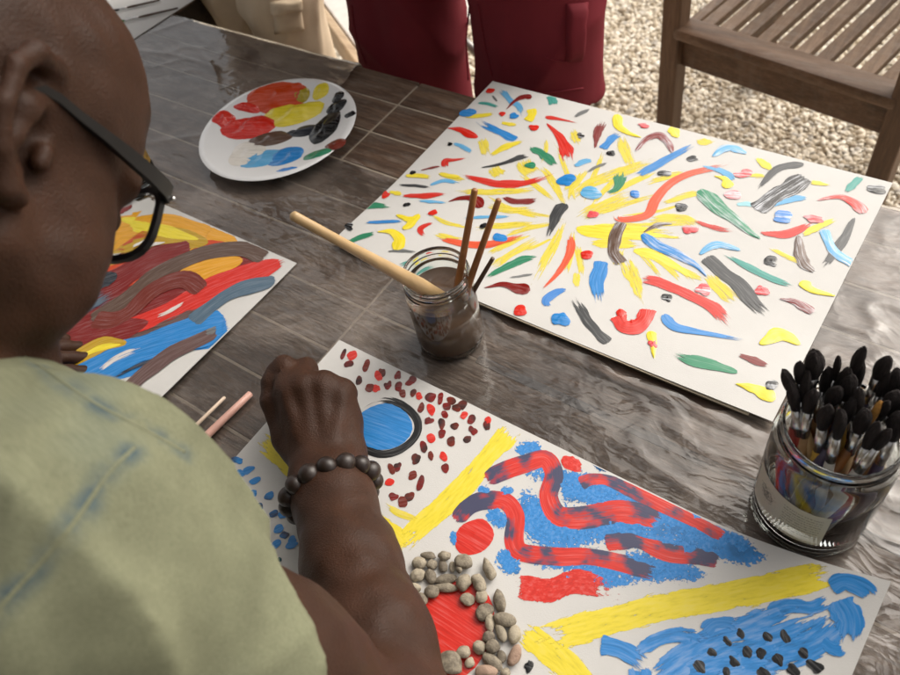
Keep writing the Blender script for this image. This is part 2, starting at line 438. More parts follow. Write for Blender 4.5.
# ================================================================== THE SETTING
G = -0.75
def ground_mat():
    mt, n, l = new_mat('gravel_bed')
    out = N(n, 'ShaderNodeOutputMaterial'); b = N(n, 'ShaderNodeBsdfPrincipled'); l.new(b.outputs[0], out.inputs['Surface'])
    tc = N(n, 'ShaderNodeTexCoord'); vo = N(n, 'ShaderNodeTexVoronoi', i_Scale=75.0); l.new(tc.outputs['Object'], vo.inputs['Vector'])
    nz = N(n, 'ShaderNodeTexNoise', i_Scale=3.0, i_Detail=5.0); l.new(tc.outputs['Object'], nz.inputs['Vector'])
    s = math_n(n, l, 'ADD', math_n(n, l, 'MULTIPLY', vo.outputs['Color'], 0.5), math_n(n, l, 'MULTIPLY', nz.outputs['Fac'], 0.4))
    col = ramp_n(n, l, s, [(0.1, (0.20, 0.16, 0.11)), (0.5, (0.38, 0.32, 0.24)), (0.9, (0.55, 0.49, 0.40))])
    l.new(col, b.inputs['Base Color']); b.inputs['Roughness'].default_value = 0.85
    bp = N(n, 'ShaderNodeBump', i_Strength=0.8, i_Distance=0.01, invert=True); l.new(vo.outputs['Distance'], bp.inputs['Height']); l.new(bp.outputs[0], b.inputs['Normal'])
    return mt
g = mesh('ground', [(-150, -150, G), (150, -150, G), (150, 150, G), (-150, 150, G)], [(0, 1, 2, 3)], ground_mat(), smooth=False)
tag(g, kind='structure')

# --- loose gravel: pebbles instanced on jittered points
def pebble_stone_mat():
    mt, n, l = new_mat('gravel_stone')
    out = N(n, 'ShaderNodeOutputMaterial'); b = N(n, 'ShaderNodeBsdfPrincipled'); l.new(b.outputs[0], out.inputs['Surface'])
    oi = N(n, 'ShaderNodeObjectInfo')
    col = ramp_n(n, l, oi.outputs['Random'], [(0.0, (0.25, 0.185, 0.12)), (0.08, (0.46, 0.375, 0.26)), (0.30, (0.68, 0.585, 0.45)), (0.60, (0.80, 0.72, 0.59)), (0.85, (0.90, 0.84, 0.73)), (1.0, (0.42, 0.38, 0.33))])
    tc = N(n, 'ShaderNodeTexCoord'); nz = N(n, 'ShaderNodeTexNoise', i_Scale=1.8, i_Detail=5.0); l.new(tc.outputs['Object'], nz.inputs['Vector'])
    mx = N(n, 'ShaderNodeMix', data_type='RGBA', blend_type='MULTIPLY'); mx.inputs['Factor'].default_value = 0.5; l.new(col, mx.inputs['A'])
    l.new(ramp_n(n, l, nz.outputs['Fac'], [(0.35, (0.6, 0.58, 0.55)), (0.65, (1, 1, 1))]), mx.inputs['B'])
    l.new(mx.outputs['Result'], b.inputs['Base Color']); b.inputs['Roughness'].default_value = 0.7
    return mt
GM = pebble_stone_mat()
gcol = bpy.data.collections.new('gravel_shapes')
for s in range(9):
    bm = bmesh.new(); bmesh.ops.create_icosphere(bm, subdivisions=2, radius=1.0)
    sn = SN(100+s, 6, 0.15, 0.5); P = np.array([v.co[:] for v in bm.verts])
    sc_ = np.array([1.0, RNG.uniform(.62, .85), RNG.uniform(.42, .62)])
    k = 1+0.16*sn(P)
    for v, q, kk in zip(bm.verts, P, k): v.co = Vector(tuple(q*kk*sc_))
    me = bpy.data.meshes.new('gravel_shape'); bm.to_mesh(me); bm.free(); me.materials.append(GM); me.shade_smooth()
    gcol.objects.link(bpy.data.objects.new('gravel_shape', me))
def gravel_points():
    out = []
    for layer, (sp, z0) in enumerate(((0.0108, 0.002), (0.0138, 0.0055))):
        X, Y = np.meshgrid(np.arange(-3.1, 1.5, sp), np.arange(0.35, 3.7, sp))
        P = np.stack([X.ravel(), Y.ravel()], 1)+RNG.uniform(-.55, .55, (X.size, 2))*sp
        P = P[(P[:, 0] > -0.95*P[:, 1]-1.6) & (P[:, 0] < 1.4)]
        hh = 0.006*SN(5, 8, .5, 2.5, 2)(P)
        out.append(np.c_[P, G+z0+hh+RNG.uniform(-.002, .002, len(P))])
    return np.concatenate(out)
GP = gravel_points()
me = bpy.data.meshes.new('gravel'); me.vertices.add(len(GP)); me.vertices.foreach_set('co', GP.astype(np.float32).ravel())
a = me.attributes.new('rot', 'FLOAT_VECTOR', 'POINT'); a.data.foreach_set('vector', np.c_[RNG.normal(0, .38, len(GP)), RNG.normal(0, .38, len(GP)), RNG.uniform(0, 6.28, len(GP))].astype(np.float32).ravel())
a = me.attributes.new('siz', 'FLOAT', 'POINT'); a.data.foreach_set('value', (0.0074*np.exp(RNG.normal(0, .30, len(GP)))).astype(np.float32))
gv = link('gravel', me, None, smooth=False); tag(gv, 'pale beige rounded gravel covering the ground beyond the table', 'gravel', kind='stuff')
ng = bpy.data.node_groups.new('scatter', 'GeometryNodeTree')
ng.interface.new_socket('Geometry', in_out='INPUT', socket_type='NodeSocketGeometry'); ng.interface.new_socket('Geometry', in_out='OUTPUT', socket_type='NodeSocketGeometry')
gi = ng.nodes.new('NodeGroupInput'); go = ng.nodes.new('NodeGroupOutput'); ip = ng.nodes.new('GeometryNodeInstanceOnPoints'); ci = ng.nodes.new('GeometryNodeCollectionInfo')
ci.inputs['Collection'].default_value = gcol; ci.inputs['Separate Children'].default_value = True; ci.inputs['Reset Children'].default_value = True
ip.inputs['Pick Instance'].default_value = True
ar = ng.nodes.new('GeometryNodeInputNamedAttribute'); ar.data_type = 'FLOAT_VECTOR'; ar.inputs['Name'].default_value = 'rot'
asz = ng.nodes.new('GeometryNodeInputNamedAttribute'); asz.data_type = 'FLOAT'; asz.inputs['Name'].default_value = 'siz'
e2r = ng.nodes.new('FunctionNodeEulerToRotation')
rv = ng.nodes.new('FunctionNodeRandomValue'); rv.data_type = 'INT'; rv.inputs[4].default_value = 0; rv.inputs[5].default_value = 8
L = ng.links
L.new(gi.outputs[0], ip.inputs['Points']); L.new(ci.outputs[0], ip.inputs['Instance']); L.new(ar.outputs[0], e2r.inputs[0]); L.new(e2r.outputs[0], ip.inputs['Rotation'])
L.new(asz.outputs[0], ip.inputs['Scale']); L.new(rv.outputs[2], ip.inputs['Instance Index']); L.new(ip.outputs[0], go.inputs[0])
md = gv.modifiers.new('scatter', 'NODES'); md.node_group = ng

# --- unseen roof and walls added to shade the table and the men's backs
ROOFM = plain('shade_roof_wood', (0.10, 0.075, 0.05), 0.8, 0.2, 3.0)
mb = MB()
ROOF_Z = 1.75
RX0, RX1, RY0, RY1 = -4.0, 2.3, -3.6, 1.15
xs = np.linspace(RX0, RX1, 28)
for a_, b_ in zip(xs[:-1], xs[1:]): mb.box((a_+.078, RY0, ROOF_Z), (b_-.078, RY1, ROOF_Z+.03))     # slats spaced to let even sky light through
for y in (RY0+.2, -1.8, -0.1): mb.box((RX0, y-.05, ROOF_Z-.14), (RX1, y+.05, ROOF_Z-.002))
mb.box((RX0, RY1-.10, ROOF_Z-.12), (RX1, RY1-.02, ROOF_Z-.002))
for (x, y) in ((RX0+.1, RY1-.06), (RX1-.1, RY1-.06)): mb.box((x-.06, y-.055, G), (x+.06, y+.055, ROOF_Z-.122))
sh = mb.build('unseen_shade_roof', ROOFM, smooth=False); tag(sh, kind='structure')
mb = MB(); mb.box((RX0-.1, RY0-.15, G), (RX1+.1, RY0-.01, ROOF_Z-.005)); mb.box((RX1+.01, RY0, G), (RX1+.15, -.4, ROOF_Z-.005))  # added unseen walls that block light from behind and the right
tag(mb.build('added_shade_wall', plain('shade_wall_dark', (0.12, 0.09, 0.062), 0.85, 0.15, 2.0), smooth=False), kind='structure')

# ================================================================== TABLE
TX0, TX1, TY0, TY1 = -1.402, 0.80, -0.117, 0.8236
WOODM = wood('weathered_table_wood', (0.026, 0.014, 0.008), (0.085, 0.048, 0.029), (0.19, 0.12, 0.078), rough=0.55, axis=0, scale=1.7, scuff=0.30, bump=.4)
DARKW = wood('dark_table_frame', (0.025, 0.018, 0.014), (0.045, 0.033, 0.025), (0.07, 0.052, 0.04), axis=0)
FILL = plain('pale_joint', (0.36, 0.30, 0.23), 0.7, 0.15, 60)
tbl = empty('wooden_table', ((TX0+TX1)/2, (TY0+TY1)/2, G), 'long weathered brown plank table covered with clear plastic and paintings', 'table')
rows = [0.832-0.073*k for k in range(14)]
plank_cache = {}
def plank(x0, x1, y0, y1, parent, mat):
    key = (round(x1-x0, 4), round(y1-y0, 4))
    if key not in plank_cache:
        mb = MB(); mb.box((-(x1-x0)/2, -(y1-y0)/2, -0.022), ((x1-x0)/2, (y1-y0)/2, 0.0), b=0.0012)
        o = mb.build('plank', mat, None, smooth=False); plank_cache[key] = o.data
    else:
        o = bpy.data.objects.new('plank', plank_cache[key]); COL.objects.link(o)
    o.location = ((x0+x1)/2, (y0+y1)/2, random.uniform(-.0004, .0004))
    o.parent = parent; o.matrix_parent_inverse = Matrix.Translation(-abs_loc(parent))
    return o
BR = [-1.211, -0.988, -0.765, -0.5417, -0.318, -0.095, 0.128, 0.351, 0.574]
for r in range(13):
    y1 = min(rows[r], TY1); y0 = rows[r+1]
    if r in (0, 1, 2): br = [BR[2]]
    elif r in (3, 4): br = []
    elif r in (5, 6, 7): br = [BR[3]]
    else: br = []
    ed = [TX0]+br+[TX1]
    for a_, b_ in zip(ed[:-1], ed[1:]):
        plank(a_+.0017, b_-.0017, y0+.0017, y1-.0017, tbl, WOODM)
mb = MB(); mb.box((TX0+.01, TY0+.01, -.034), (TX1-.01, TY1-.01, -.0012)); mb.build('joint_filler', FILL, tbl, smooth=False)
mb = MB(); mb.box((-.372, .3895, -.006), (TX1-.02, .4005, .0011), b=.0006); mb.build('dark_gap_strip', plain('gap_dark', (0.030, 0.034, 0.040), 0.5, 0.2, 80), tbl, smooth=False)  # added strip, its dark colour standing for a wide plank gap
for (a_, b_) in (((TX0+.03, TY0+.03, -.13), (TX1-.03, TY0+.055, -.0345)), ((TX0+.03, TY1-.055, -.13), (TX1-.03, TY1-.03, -.0345)), ((TX0+.03, TY0+.06, -.13), (TX0+.055, TY1-.06, -.0345)), ((TX1-.055, TY0+.06, -.13), (TX1-.03, TY1-.06, -.0345))):
    mb = MB(); mb.box(a_, b_, b=.002); mb.build('apron', DARKW, tbl, smooth=False)
for x in (TX0+.06, TX1-.13):
    for y in (TY0+.06, TY1-.13):
        mb = MB(); mb.box((x, y, G), (x+.07, y+.07, -.0346), b=.003); mb.build('leg', DARKW, tbl, smooth=False)

# the neighbouring table at the far left
t2 = empty('wooden_table', (-2.0, 0.6, G), 'second table at upper left carrying a white paper with thin brushes', 'table')
for k in range(9):
    plank(-2.7+.0017, -1.428, 1.05-.098*(k+1)+.0017, 1.05-.098*k-.0017, t2, WOODM)
mb = MB(); mb.box((-2.68, .19, -.10), (-1.45, 1.03, -.0235)); mb.build('apron', DARKW, t2, smooth=False)
for x in (-2.66, -1.53):
    for y in (.21, .95):
        mb = MB(); mb.box((x, y, G), (x+.06, y+.06, -.102), b=.003); mb.build('leg', DARKW, t2, smooth=False)

# ================================================================== PAPERS
PAPERM = plain('white_card', (0.57, 0.56, 0.54), 0.75, 0.02, 25, bump=0.12, bscale=900)
def smooth01(t): t = np.clip(t, 0, 1); return t*t*(3-2*t)
class Sheet:
    """a rectangular sheet with its own gentle curl; z(x, y) is its upper face"""
    def __init__(self, x0, x1, y0, y1, zf): self.b = (x0, x1, y0, y1); self.zf = zf
    def z(self, x, y): return self.zf(np.asarray(x, float), np.asarray(y, float))
    def at(self, px, py):
        z = 0.006
        for _ in range(8):
            p = w(px, py, z); z = float(self.z(p[0], p[1]))
        return w(px, py, z)
    def build(self, name, mat, parent, nx=48, ny=34, t=0.0009):
        x0, x1, y0, y1 = self.b
        X, Y = np.meshgrid(np.linspace(x0, x1, nx), np.linspace(y0, y1, ny), indexing='ij'); Z = self.z(X, Y)
        top = np.stack([X, Y, Z], -1).reshape(-1, 3); bot = top-np.array([0, 0, t]); v = np.concatenate([top, bot]); n = nx*ny; f = []
        q = lambda i, j: i*ny+j
        for i in range(nx-1):
            for j in range(ny-1):
                f.append((q(i, j), q(i+1, j), q(i+1, j+1), q(i, j+1))); f.append((n+q(i, j+1), n+q(i+1, j+1), n+q(i+1, j), n+q(i, j)))
        for i in range(nx-1):
            f.append((q(i, 0), n+q(i, 0), n+q(i+1, 0), q(i+1, 0))); f.append((q(i+1, ny-1), n+q(i+1, ny-1), n+q(i, ny-1), q(i, ny-1)))
        for j in range(ny-1):
            f.append((q(0, j+1), n+q(0, j+1), n+q(0, j), q(0, j))); f.append((q(nx-1, j), n+q(nx-1, j), n+q(nx-1, j+1), q(nx-1, j+1)))
        o = mesh(name, v, f, mat, parent); sharp(o, 50); return o

def z_big(x, y):      # the near edge stands a little off the plastic, the far edge rests
    t = smooth01((0.62-y)/0.16)
    return 0.0052+0.0085*t*(0.75+0.25*np.sin(9*x+1))
def z_front(x, y):    # the right-hand corner curls up
    q = np.clip((x-(-0.10))/0.17, 0, 1.2)*np.clip((y-0.08)/0.26, 0, 1)
    return 0.0048+0.044*q**2
def z_left(x, y):
    q = np.clip((x+0.80)/0.13, 0, 1); return 0.0048+0.006*q**2*smooth01((0.40-y)/0.3)
S_BIG = Sheet(-0.6490, -0.0565, 0.4628, 0.8630, z_big)
S_FRONT = Sheet(-0.5370, 0.0800, -0.0650, 0.3367, z_front)
S_LEFT = Sheet(-1.277, -0.6765, 0.0110, 0.4115, z_left)
paper_big = empty('painting', (-0.357, .67, .0045), 'large white painting of scattered colourful strokes bursting from a yellow centre', 'painting')
paper_front = empty('painting', (-0.23, .137, .004), "painting under the man's arm with blue eye, yellow zigzags and red-blue waves", 'painting')
paper_left = empty('painting', (-0.98, .215, .004), 'abstract painting of thick red, brown and blue bands under the bowed head', 'painting')
S_BIG.build('sheet', PAPERM, paper_big); S_FRONT.build('sheet', PAPERM, paper_front); S_LEFT.build('sheet', PAPERM, paper_left)
bc = mesh('card_sheet', [(-.52, .4610, .0086), (-.08, .4610, .0086), (-.08, .49, .0080), (-.52, .49, .0080), (-.52, .4610, .0078), (-.08, .4610, .0078), (-.08, .49, .0072), (-.52, .49, .0072)],
          [(0, 1, 2, 3), (7, 6, 5, 4), (0, 4, 5, 1), (1, 5, 6, 2), (2, 6, 7, 3), (3, 7, 4, 0)], plain('cream_card', (0.55, 0.47, 0.34), 0.8, 0.05), None, smooth=False)
tag(bc, 'thin cream card edge showing under the near edge of the large painting', 'card')
# white paper at the far left, overhanging the neighbouring table
mb = MB(); ax = np.array([0.014, 0.16, 0]); ax /= np.linalg.norm(ax); bx_ = np.array([ax[1], -ax[0], 0])
c0 = np.array([-1.398, .74, .0035])
mb.obox(c0-bx_*.21+ax*.05, bx_, ax, (0, 0, 1), .42, .56, .0012)
wp_ = mb.build('paper_sheet', PAPERM, None, smooth=False); tag(wp_, 'blank white paper on the second table at the upper left', 'paper')

# ------------------------------------------------------------------ the clear plastic cover
def plastic_mat():
    mt, n, l = new_mat('clear_plastic')
    out = N(n, 'ShaderNodeOutputMaterial'); tr = N(n, 'ShaderNodeBsdfTransparent'); gl = N(n, 'ShaderNodeBsdfGlossy'); df = N(n, 'ShaderNodeBsdfDiffuse')
    tr.inputs['Color'].default_value = (0.93, 0.935, 0.94, 1); gl.inputs['Color'].default_value = (1, 1, 1, 1); df.inputs['Color'].default_value = (0.68, 0.575, 0.495, 1)
    tc = N(n, 'ShaderNodeTexCoord')
    mp = N(n, 'ShaderNodeMapping'); l.new(tc.outputs['Object'], mp.inputs['Vector']); mp.inputs['Scale'].default_value = (5, 16, 5)
    nz = N(n, 'ShaderNodeTexNoise', i_Scale=3.0, i_Detail=9.0, i_Roughness=0.72, i_Distortion=0.8); l.new(tc.outputs['Object'], nz.inputs['Vector'])
    wv = N(n, 'ShaderNodeTexNoise', i_Scale=14.0, i_Detail=5.0, i_Roughness=0.55, i_Distortion=1.2); l.new(mp.outputs[0], wv.inputs['Vector'])
    fr = N(n, 'ShaderNodeFresnel', i_IOR=1.5)
    # both faces of the film reflect
    fac = math_n(n, l, 'MULTIPLY', fr.outputs[0], 1.1, clamp=True)
    rr = N(n, 'ShaderNodeMapRange'); l.new(nz.outputs['Fac'], rr.inputs['Value']); rr.inputs['From Min'].default_value = .3; rr.inputs['From Max'].default_value = .7; rr.inputs['To Min'].default_value = .05; rr.inputs['To Max'].default_value = .13
    l.new(rr.outputs[0], gl.inputs['Roughness'])
    # light dust and scuffs
    mq = N(n, 'ShaderNodeMapping'); l.new(tc.outputs['Object'], mq.inputs['Vector']); mq.inputs['Rotation'].default_value = (0, 0, -1.15); mq.inputs['Scale'].default_value = (14, 190, 1)
    w2 = N(n, 'ShaderNodeTexNoise', i_Scale=2.0, i_Detail=8.0, i_Roughness=0.75); l.new(mq.outputs[0], w2.inputs['Vector'])
    mp.inputs['Scale'].default_value = (16, 190, 1); wv.inputs['Scale'].default_value = 2.0; wv.inputs['Detail'].default_value = 8.0; wv.inputs['Roughness'].default_value = .75; wv.inputs['Distortion'].default_value = .1
    big = N(n, 'ShaderNodeTexNoise', i_Scale=4.5, i_Detail=6.0, i_Roughness=.7, i_Distortion=.6); l.new(tc.outputs['Object'], big.inputs['Vector'])
    sm_ = math_n(n, l, 'ADD', math_n(n, l, 'MAXIMUM', wv.outputs['Fac'], w2.outputs['Fac']), math_n(n, l, 'MULTIPLY', math_n(n, l, 'SUBTRACT', big.outputs['Fac'], .5), 1.1))
    hz = N(n, 'ShaderNodeMapRange'); l.new(sm_, hz.inputs['Value']); hz.inputs['From Min'].default_value = .46; hz.inputs['From Max'].default_value = .84; hz.inputs['To Min'].default_value = .05; hz.inputs['To Max'].default_value = .34
    # crumpled film: facets meeting in sharp creases, stronger in some places
    dn = N(n, 'ShaderNodeTexNoise', i_Scale=7.0, i_Detail=3.0); l.new(tc.outputs['Object'], dn.inputs['Vector'])
    dv = N(n, 'ShaderNodeVectorMath', operation='MULTIPLY_ADD'); l.new(dn.outputs['Color'], dv.inputs[0]); dv.inputs[1].default_value = (.16, .16, .0); l.new(tc.outputs['Object'], dv.inputs[2])
    ms = N(n, 'ShaderNodeMapping'); l.new(dv.outputs[0], ms.inputs['Vector']); ms.inputs['Rotation'].default_value = (0, 0, .35); ms.inputs['Scale'].default_value = (.75, 1.2, 0)
    v1 = N(n, 'ShaderNodeTexVoronoi', i_Scale=12.0); l.new(ms.outputs[0], v1.inputs['Vector'])
    v2 = N(n, 'ShaderNodeTexVoronoi', i_Scale=38.0); l.new(ms.outputs[0], v2.inputs['Vector'])
    v3 = N(n, 'ShaderNodeTexVoronoi', i_Scale=95.0); l.new(ms.outputs[0], v3.inputs['Vector'])
    b2_ = N(n, 'ShaderNodeTexNoise', i_Scale=3.2, i_Detail=2.0); l.new(tc.outputs['Object'], b2_.inputs['Vector'])
    am = N(n, 'ShaderNodeMapRange'); l.new(b2_.outputs['Fac'], am.inputs['Value']); am.inputs['From Min'].default_value = .38; am.inputs['From Max'].default_value = .68; am.inputs['To Min'].default_value = .22
    hh_ = math_n(n, l, 'MULTIPLY', math_n(n, l, 'ADD', math_n(n, l, 'MULTIPLY', v1.outputs['Distance'], .6), math_n(n, l, 'ADD', math_n(n, l, 'MULTIPLY', v2.outputs['Distance'], .34), math_n(n, l, 'MULTIPLY', v3.outputs['Distance'], .16))), am.outputs[0])
    bp = N(n, 'ShaderNodeBump', i_Strength=1.0, i_Distance=0.0034); l.new(hh_, bp.inputs['Height']); l.new(bp.outputs[0], gl.inputs['Normal'])
    m1 = N(n, 'ShaderNodeMixShader'); l.new(hz.outputs[0], m1.inputs[0]); l.new(tr.outputs[0], m1.inputs[1]); l.new(df.outputs[0], m1.inputs[2])
    m2 = N(n, 'ShaderNodeMixShader'); l.new(fac, m2.inputs[0]); l.new(m1.outputs[0], m2.inputs[1]); l.new(gl.outputs[0], m2.inputs[2])
    l.new(m2.outputs[0], out.inputs['Surface'])
    return mt
def build_plastic():
    sx = 0.0042
    X, Y = np.meshgrid(np.arange(TX0-.004, TX1+.004, sx), np.arange(TY0-.004, TY1+.0045, sx), indexing='ij')
    P = np.stack([X.ravel(), Y.ravel()], 1)
    # long creases where the film has been folded and pulled
    Z = np.zeros(len(P)); r = np.random.default_rng(11)
    base = 0.00018*SN(21, 14, 3, 12, 2)(P)
    for _ in range(160):
        c = np.array([r.uniform(TX0, TX1), r.uniform(TY0, TY1)]); th = r.normal(.2, .5) if r.random() < .65 else r.uniform(0, 3.14)
        d = np.array([math.cos(th), math.sin(th)]); q = P-c; u = q@d; v = q@np.array([-d[1], d[0]])+r.uniform(.002, .012)*np.sin(u*r.uniform(6, 24)+r.uniform(0, 6))
        Ln = r.uniform(.02, .15); wd = r.uniform(.0022, .009)
        Z += r.choice([1, 1, -.5])*r.uniform(.0004, .0019)*np.exp(-(u/Ln)**2)*np.exp(-np.abs(v)/wd)
    # strongest rumples at the right-hand side and between plate and big painting
    for cx, cy, amp, rad in ((.06, .62, .0030, .20), (-.70, .60, .0026, .12), (-.66, .47, .0022, .10), (-.12, .43, .0018, .12), (-1.25, .72, .0012, .12), (-.95, .80, .0020, .12)):
        g_ = np.exp(-(((P-np.array([cx, cy]))**2).sum(1))/rad**2)
        Z += amp*.7*g_*(1-np.minimum(1, np.abs(SN(int(777+cx*100), 8, 7, 20, 2)(P*np.array([.6, 1.3])))))**2
    Z = 0.0021+base+Z
    # pressed flat under what lies on it
    press = np.zeros(len(P))
    for s in (S_FRONT, S_LEFT, S_BIG):
        x0, x1, y0, y1 = s.b; dx = np.maximum(np.maximum(x0-P[:, 0], P[:, 0]-x1), 0); dy = np.maximum(np.maximum(y0-P[:, 1], P[:, 1]-y1), 0)
        press = np.maximum(press, 1-smooth01(np.hypot(dx, dy)/.02))
    for cx, cy, rr_ in ((-.416, .407, .045), (.006, .381, .055), (-.918, .632, .10)):
        press = np.maximum(press, 1-smooth01((np.hypot(P[:, 0]-cx, P[:, 1]-cy)-rr_)/.02))
    Z = np.maximum(Z*(1-press)+0.0021*press, 0.0016)
    nx, ny = X.shape
    V = np.c_[P, Z]
    i, j = np.meshgrid(np.arange(nx-1), np.arange(ny-1), indexing='ij'); a0 = (i*ny+j).ravel()
    Q = np.stack([a0, a0+ny, a0+ny+1, a0+1], 1)
    # the film stops short of the far middle of the table: bare dark boards under and beside the big painting
    poly = [w(350, 76)[:2], w(332, 104)[:2], w(306, 136)[:2], w(330, 156)[:2], w(372, 170)[:2], w(404, 178)[:2]]
    poly = [(poly[0][0]-.01, .90)]+poly+[(-.60, .50)]+[(x, .4635-.0095*(.5+.5*math.sin(23*x)+.4*math.sin(51*x+1))*min(1, (x+.58)*6)) for x in np.linspace(-.57, -.085, 40)]+[(-.072, .50), (-.072, .90)]
    A_ = np.array(poly); B_ = np.roll(A_, -1, 0)
    def sdp(Q2):
        d = np.full(len(Q2), 9.); s_ = np.ones(len(Q2))
        for p_, q_ in zip(A_, B_):
            e = q_-p_; v_ = Q2-p_; t_ = np.clip(v_@e/(e@e), 0, 1); d = np.minimum(d, np.linalg.norm(v_-t_[:, None]*e, axis=1))
            c1 = Q2[:, 1] >= p_[1]; c2 = Q2[:, 1] < q_[1]; c3 = e[0]*v_[:, 1]-e[1]*v_[:, 0] > 0
            s_ = np.where((c1 & c2 & c3) | (~c1 & ~c2 & ~c3), -s_, s_)
        return d*s_
    f0 = sdp(V[:, :2])
    f0 = f0+.004*SN(91, 10, 5, 22, 2)(V[:, :2])
    V[:, 2] += .0035*np.exp(-np.maximum(f0, 0)/.010)*(.6+.6*np.abs(SN(92, 8, 6, 20, 2)(V[:, :2])))*(f0 > -.01)*(V[:, 1] > .44)*(1-.75*press)
    keep = (f0[Q] > 0).any(1); mixed = keep & (f0[Q] <= 0).any(1)
    mv = np.unique(Q[mixed][f0[Q[mixed]] <= 0]); ep_ = 5e-4
    g0 = np.stack([sdp(V[mv, :2]+np.array([ep_, 0]))-sdp(V[mv, :2]-np.array([ep_, 0])), sdp(V[mv, :2]+np.array([0, ep_]))-sdp(V[mv, :2]-np.array([0, ep_]))], 1); g0 /= np.linalg.norm(g0, axis=1)[:, None]+1e-9
    V[mv, :2] -= g0*np.minimum(f0[mv], 0)[:, None]; Q = Q[keep]
    # the film hangs over the far edge
    edge = np.arange(nx)*ny+(ny-1); n0 = len(V); rws = [edge]
    for k, (dy, dz) in enumerate(((.004, -.003), (.0062, -.010), (.007, -.05), (.012, -.11))):
        wob = .004*SN(31+k, 8, 3, 12, 1)(V[edge][:, :1])*(k > 1)
        V = np.concatenate([V, np.c_[V[edge, 0], V[edge, 1]+dy+np.maximum(wob, -.002), np.full(nx, .002+dz)]]); rws.append(np.arange(n0+k*nx, n0+(k+1)*nx))
    okc = f0[edge] > 0
    for a_, b_ in zip(rws[:-1], rws[1:]):
        sel = okc[:-1] & okc[1:]; Q = np.concatenate([Q, np.stack([a_[:-1], a_[1:], b_[1:], b_[:-1]], 1)[sel]])
    used_ = np.unique(Q); rm_ = np.zeros(len(V), int); rm_[used_] = np.arange(len(used_)); V = V[used_]; Q = rm_[Q]
    o = fast_mesh('plastic_sheet', V, Q, plastic_mat()); tag(o, 'clear wrinkled plastic sheet stretched over the plank table', 'plastic sheet')
build_plastic()

# ================================================================== PAINT ON THE PAPERS
def catmull(P, n):
    P = [np.array(p, float) for p in P]
    if len(P) == 2: P = [P[0], (P[0]+P[1])/2, P[1]]
    Q = [2*P[0]-P[1]]+P+[2*P[-1]-P[-2]]; out = []
    seg = len(P)-1
    for i in range(n):
        t = i/(n-1)*seg; k = min(int(t), seg-1); t -= k; a, b, c, d = Q[k:k+4]
        out.append(0.5*((2*b)+(-a+c)*t+(2*a-5*b+4*c-d)*t*t+(-a+3*b-3*c+d)*t**3))
    return np.array(out)
PROF = {'bar': lambda u: np.minimum(1, np.minimum((u/.05+.25)**.5, ((1-u)/.05+.25)**.5)),
        'leaf': lambda u: np.maximum(np.sin(np.pi*np.clip(u, 0, 1)), 0)**.62+.03,
        'tearE': lambda u: np.minimum(1, (u/.75)**.8)*np.minimum(1, ((1-u)/.14+.03)**.55)+.03,
        'tearS': lambda u: np.minimum(1, ((1-u)/.75)**.8)*np.minimum(1, (u/.14+.03)**.55)+.03}
_lift = {}
def stroke(sheet, parent, col, pts, wd, prof='leaf', style='thin', thick=None, name='paint_stroke', step=4.2e-6):
    """one brush stroke lying on a sheet; pts are where it lies in the photo, wd its width there"""
    W3 = np.array([sheet.at(*p) for p in pts]); n = max(12, 5*len(pts)+4)
    C = catmull(W3[:, :2], n); T = np.gradient(C, axis=0); T /= np.linalg.norm(T, axis=1)[:, None]+1e-12; Nn = np.stack([-T[:, 1], T[:, 0]], 1)
    sm = depth(W3[len(W3)//2])/F_PX*1.06
    u = np.linspace(0, 1, n); rs = np.random.default_rng(int(abs(pts[0][0]*31+pts[0][1]*17))+len(pts))
    hw = wd*sm/2*PROF[prof](u)*(1+.10*SN(int(rs.integers(1e6)), 5, 1, 4, 1)(u[:, None]))
    hw2 = wd*sm/2*PROF[prof](u)*(1+.10*SN(int(rs.integers(1e6)), 5, 1, 4, 1)(u[:, None]))
    nv = 7; v = np.linspace(0, 1, nv); k = _lift.get(id(sheet), 0); _lift[id(sheet)] = k+1
    lift = 0.00014+step*k
    t = thick if thick is not None else {'wet': .00042, 'streaky': .00042, 'mix': .0003, 'solid': .0002}.get(style, .00008)
    V = []; UV = []; M2 = []
    Ls = np.r_[0, np.cumsum(np.linalg.norm(np.diff(C, axis=0), axis=1))]
    sl = SN(int(rs.integers(1e6)), 8, 40, 140, 2)
    for i in range(n):
        for j in range(nv):
            o = (v[j]-.5)*2; q = C[i]+Nn[i]*(o*hw[i] if o > 0 else o*hw2[i])
            if hasattr(sheet, 'b'): q = np.array([min(max(q[0], sheet.b[0]+.0012), sheet.b[1]-.0012), min(max(q[1], sheet.b[2]+.0012), sheet.b[3]-.0012)])
            z = float(sheet.z(q[0], q[1]))+lift+t*max(0, 1-o*o)**.7*min(1, 12*u[i]+.1, 12*(1-u[i])+.1)*(1+.35*float(sl(q[None])[0]))
            V.append((q[0], q[1], z)); UV.append((u[i], v[j])); M2.append((Ls[i], o*hw[i]))
    Fq = [(i*nv+j, (i+1)*nv+j, (i+1)*nv+j+1, i*nv+j+1) for i in range(n-1) for j in range(nv-1)]
    Fq = [f[::-1] for f in Fq]
    return mesh(name, V, [f[::-1] for f in Fq], paint(col, style), parent, True, np.array(UV), np.array(M2))
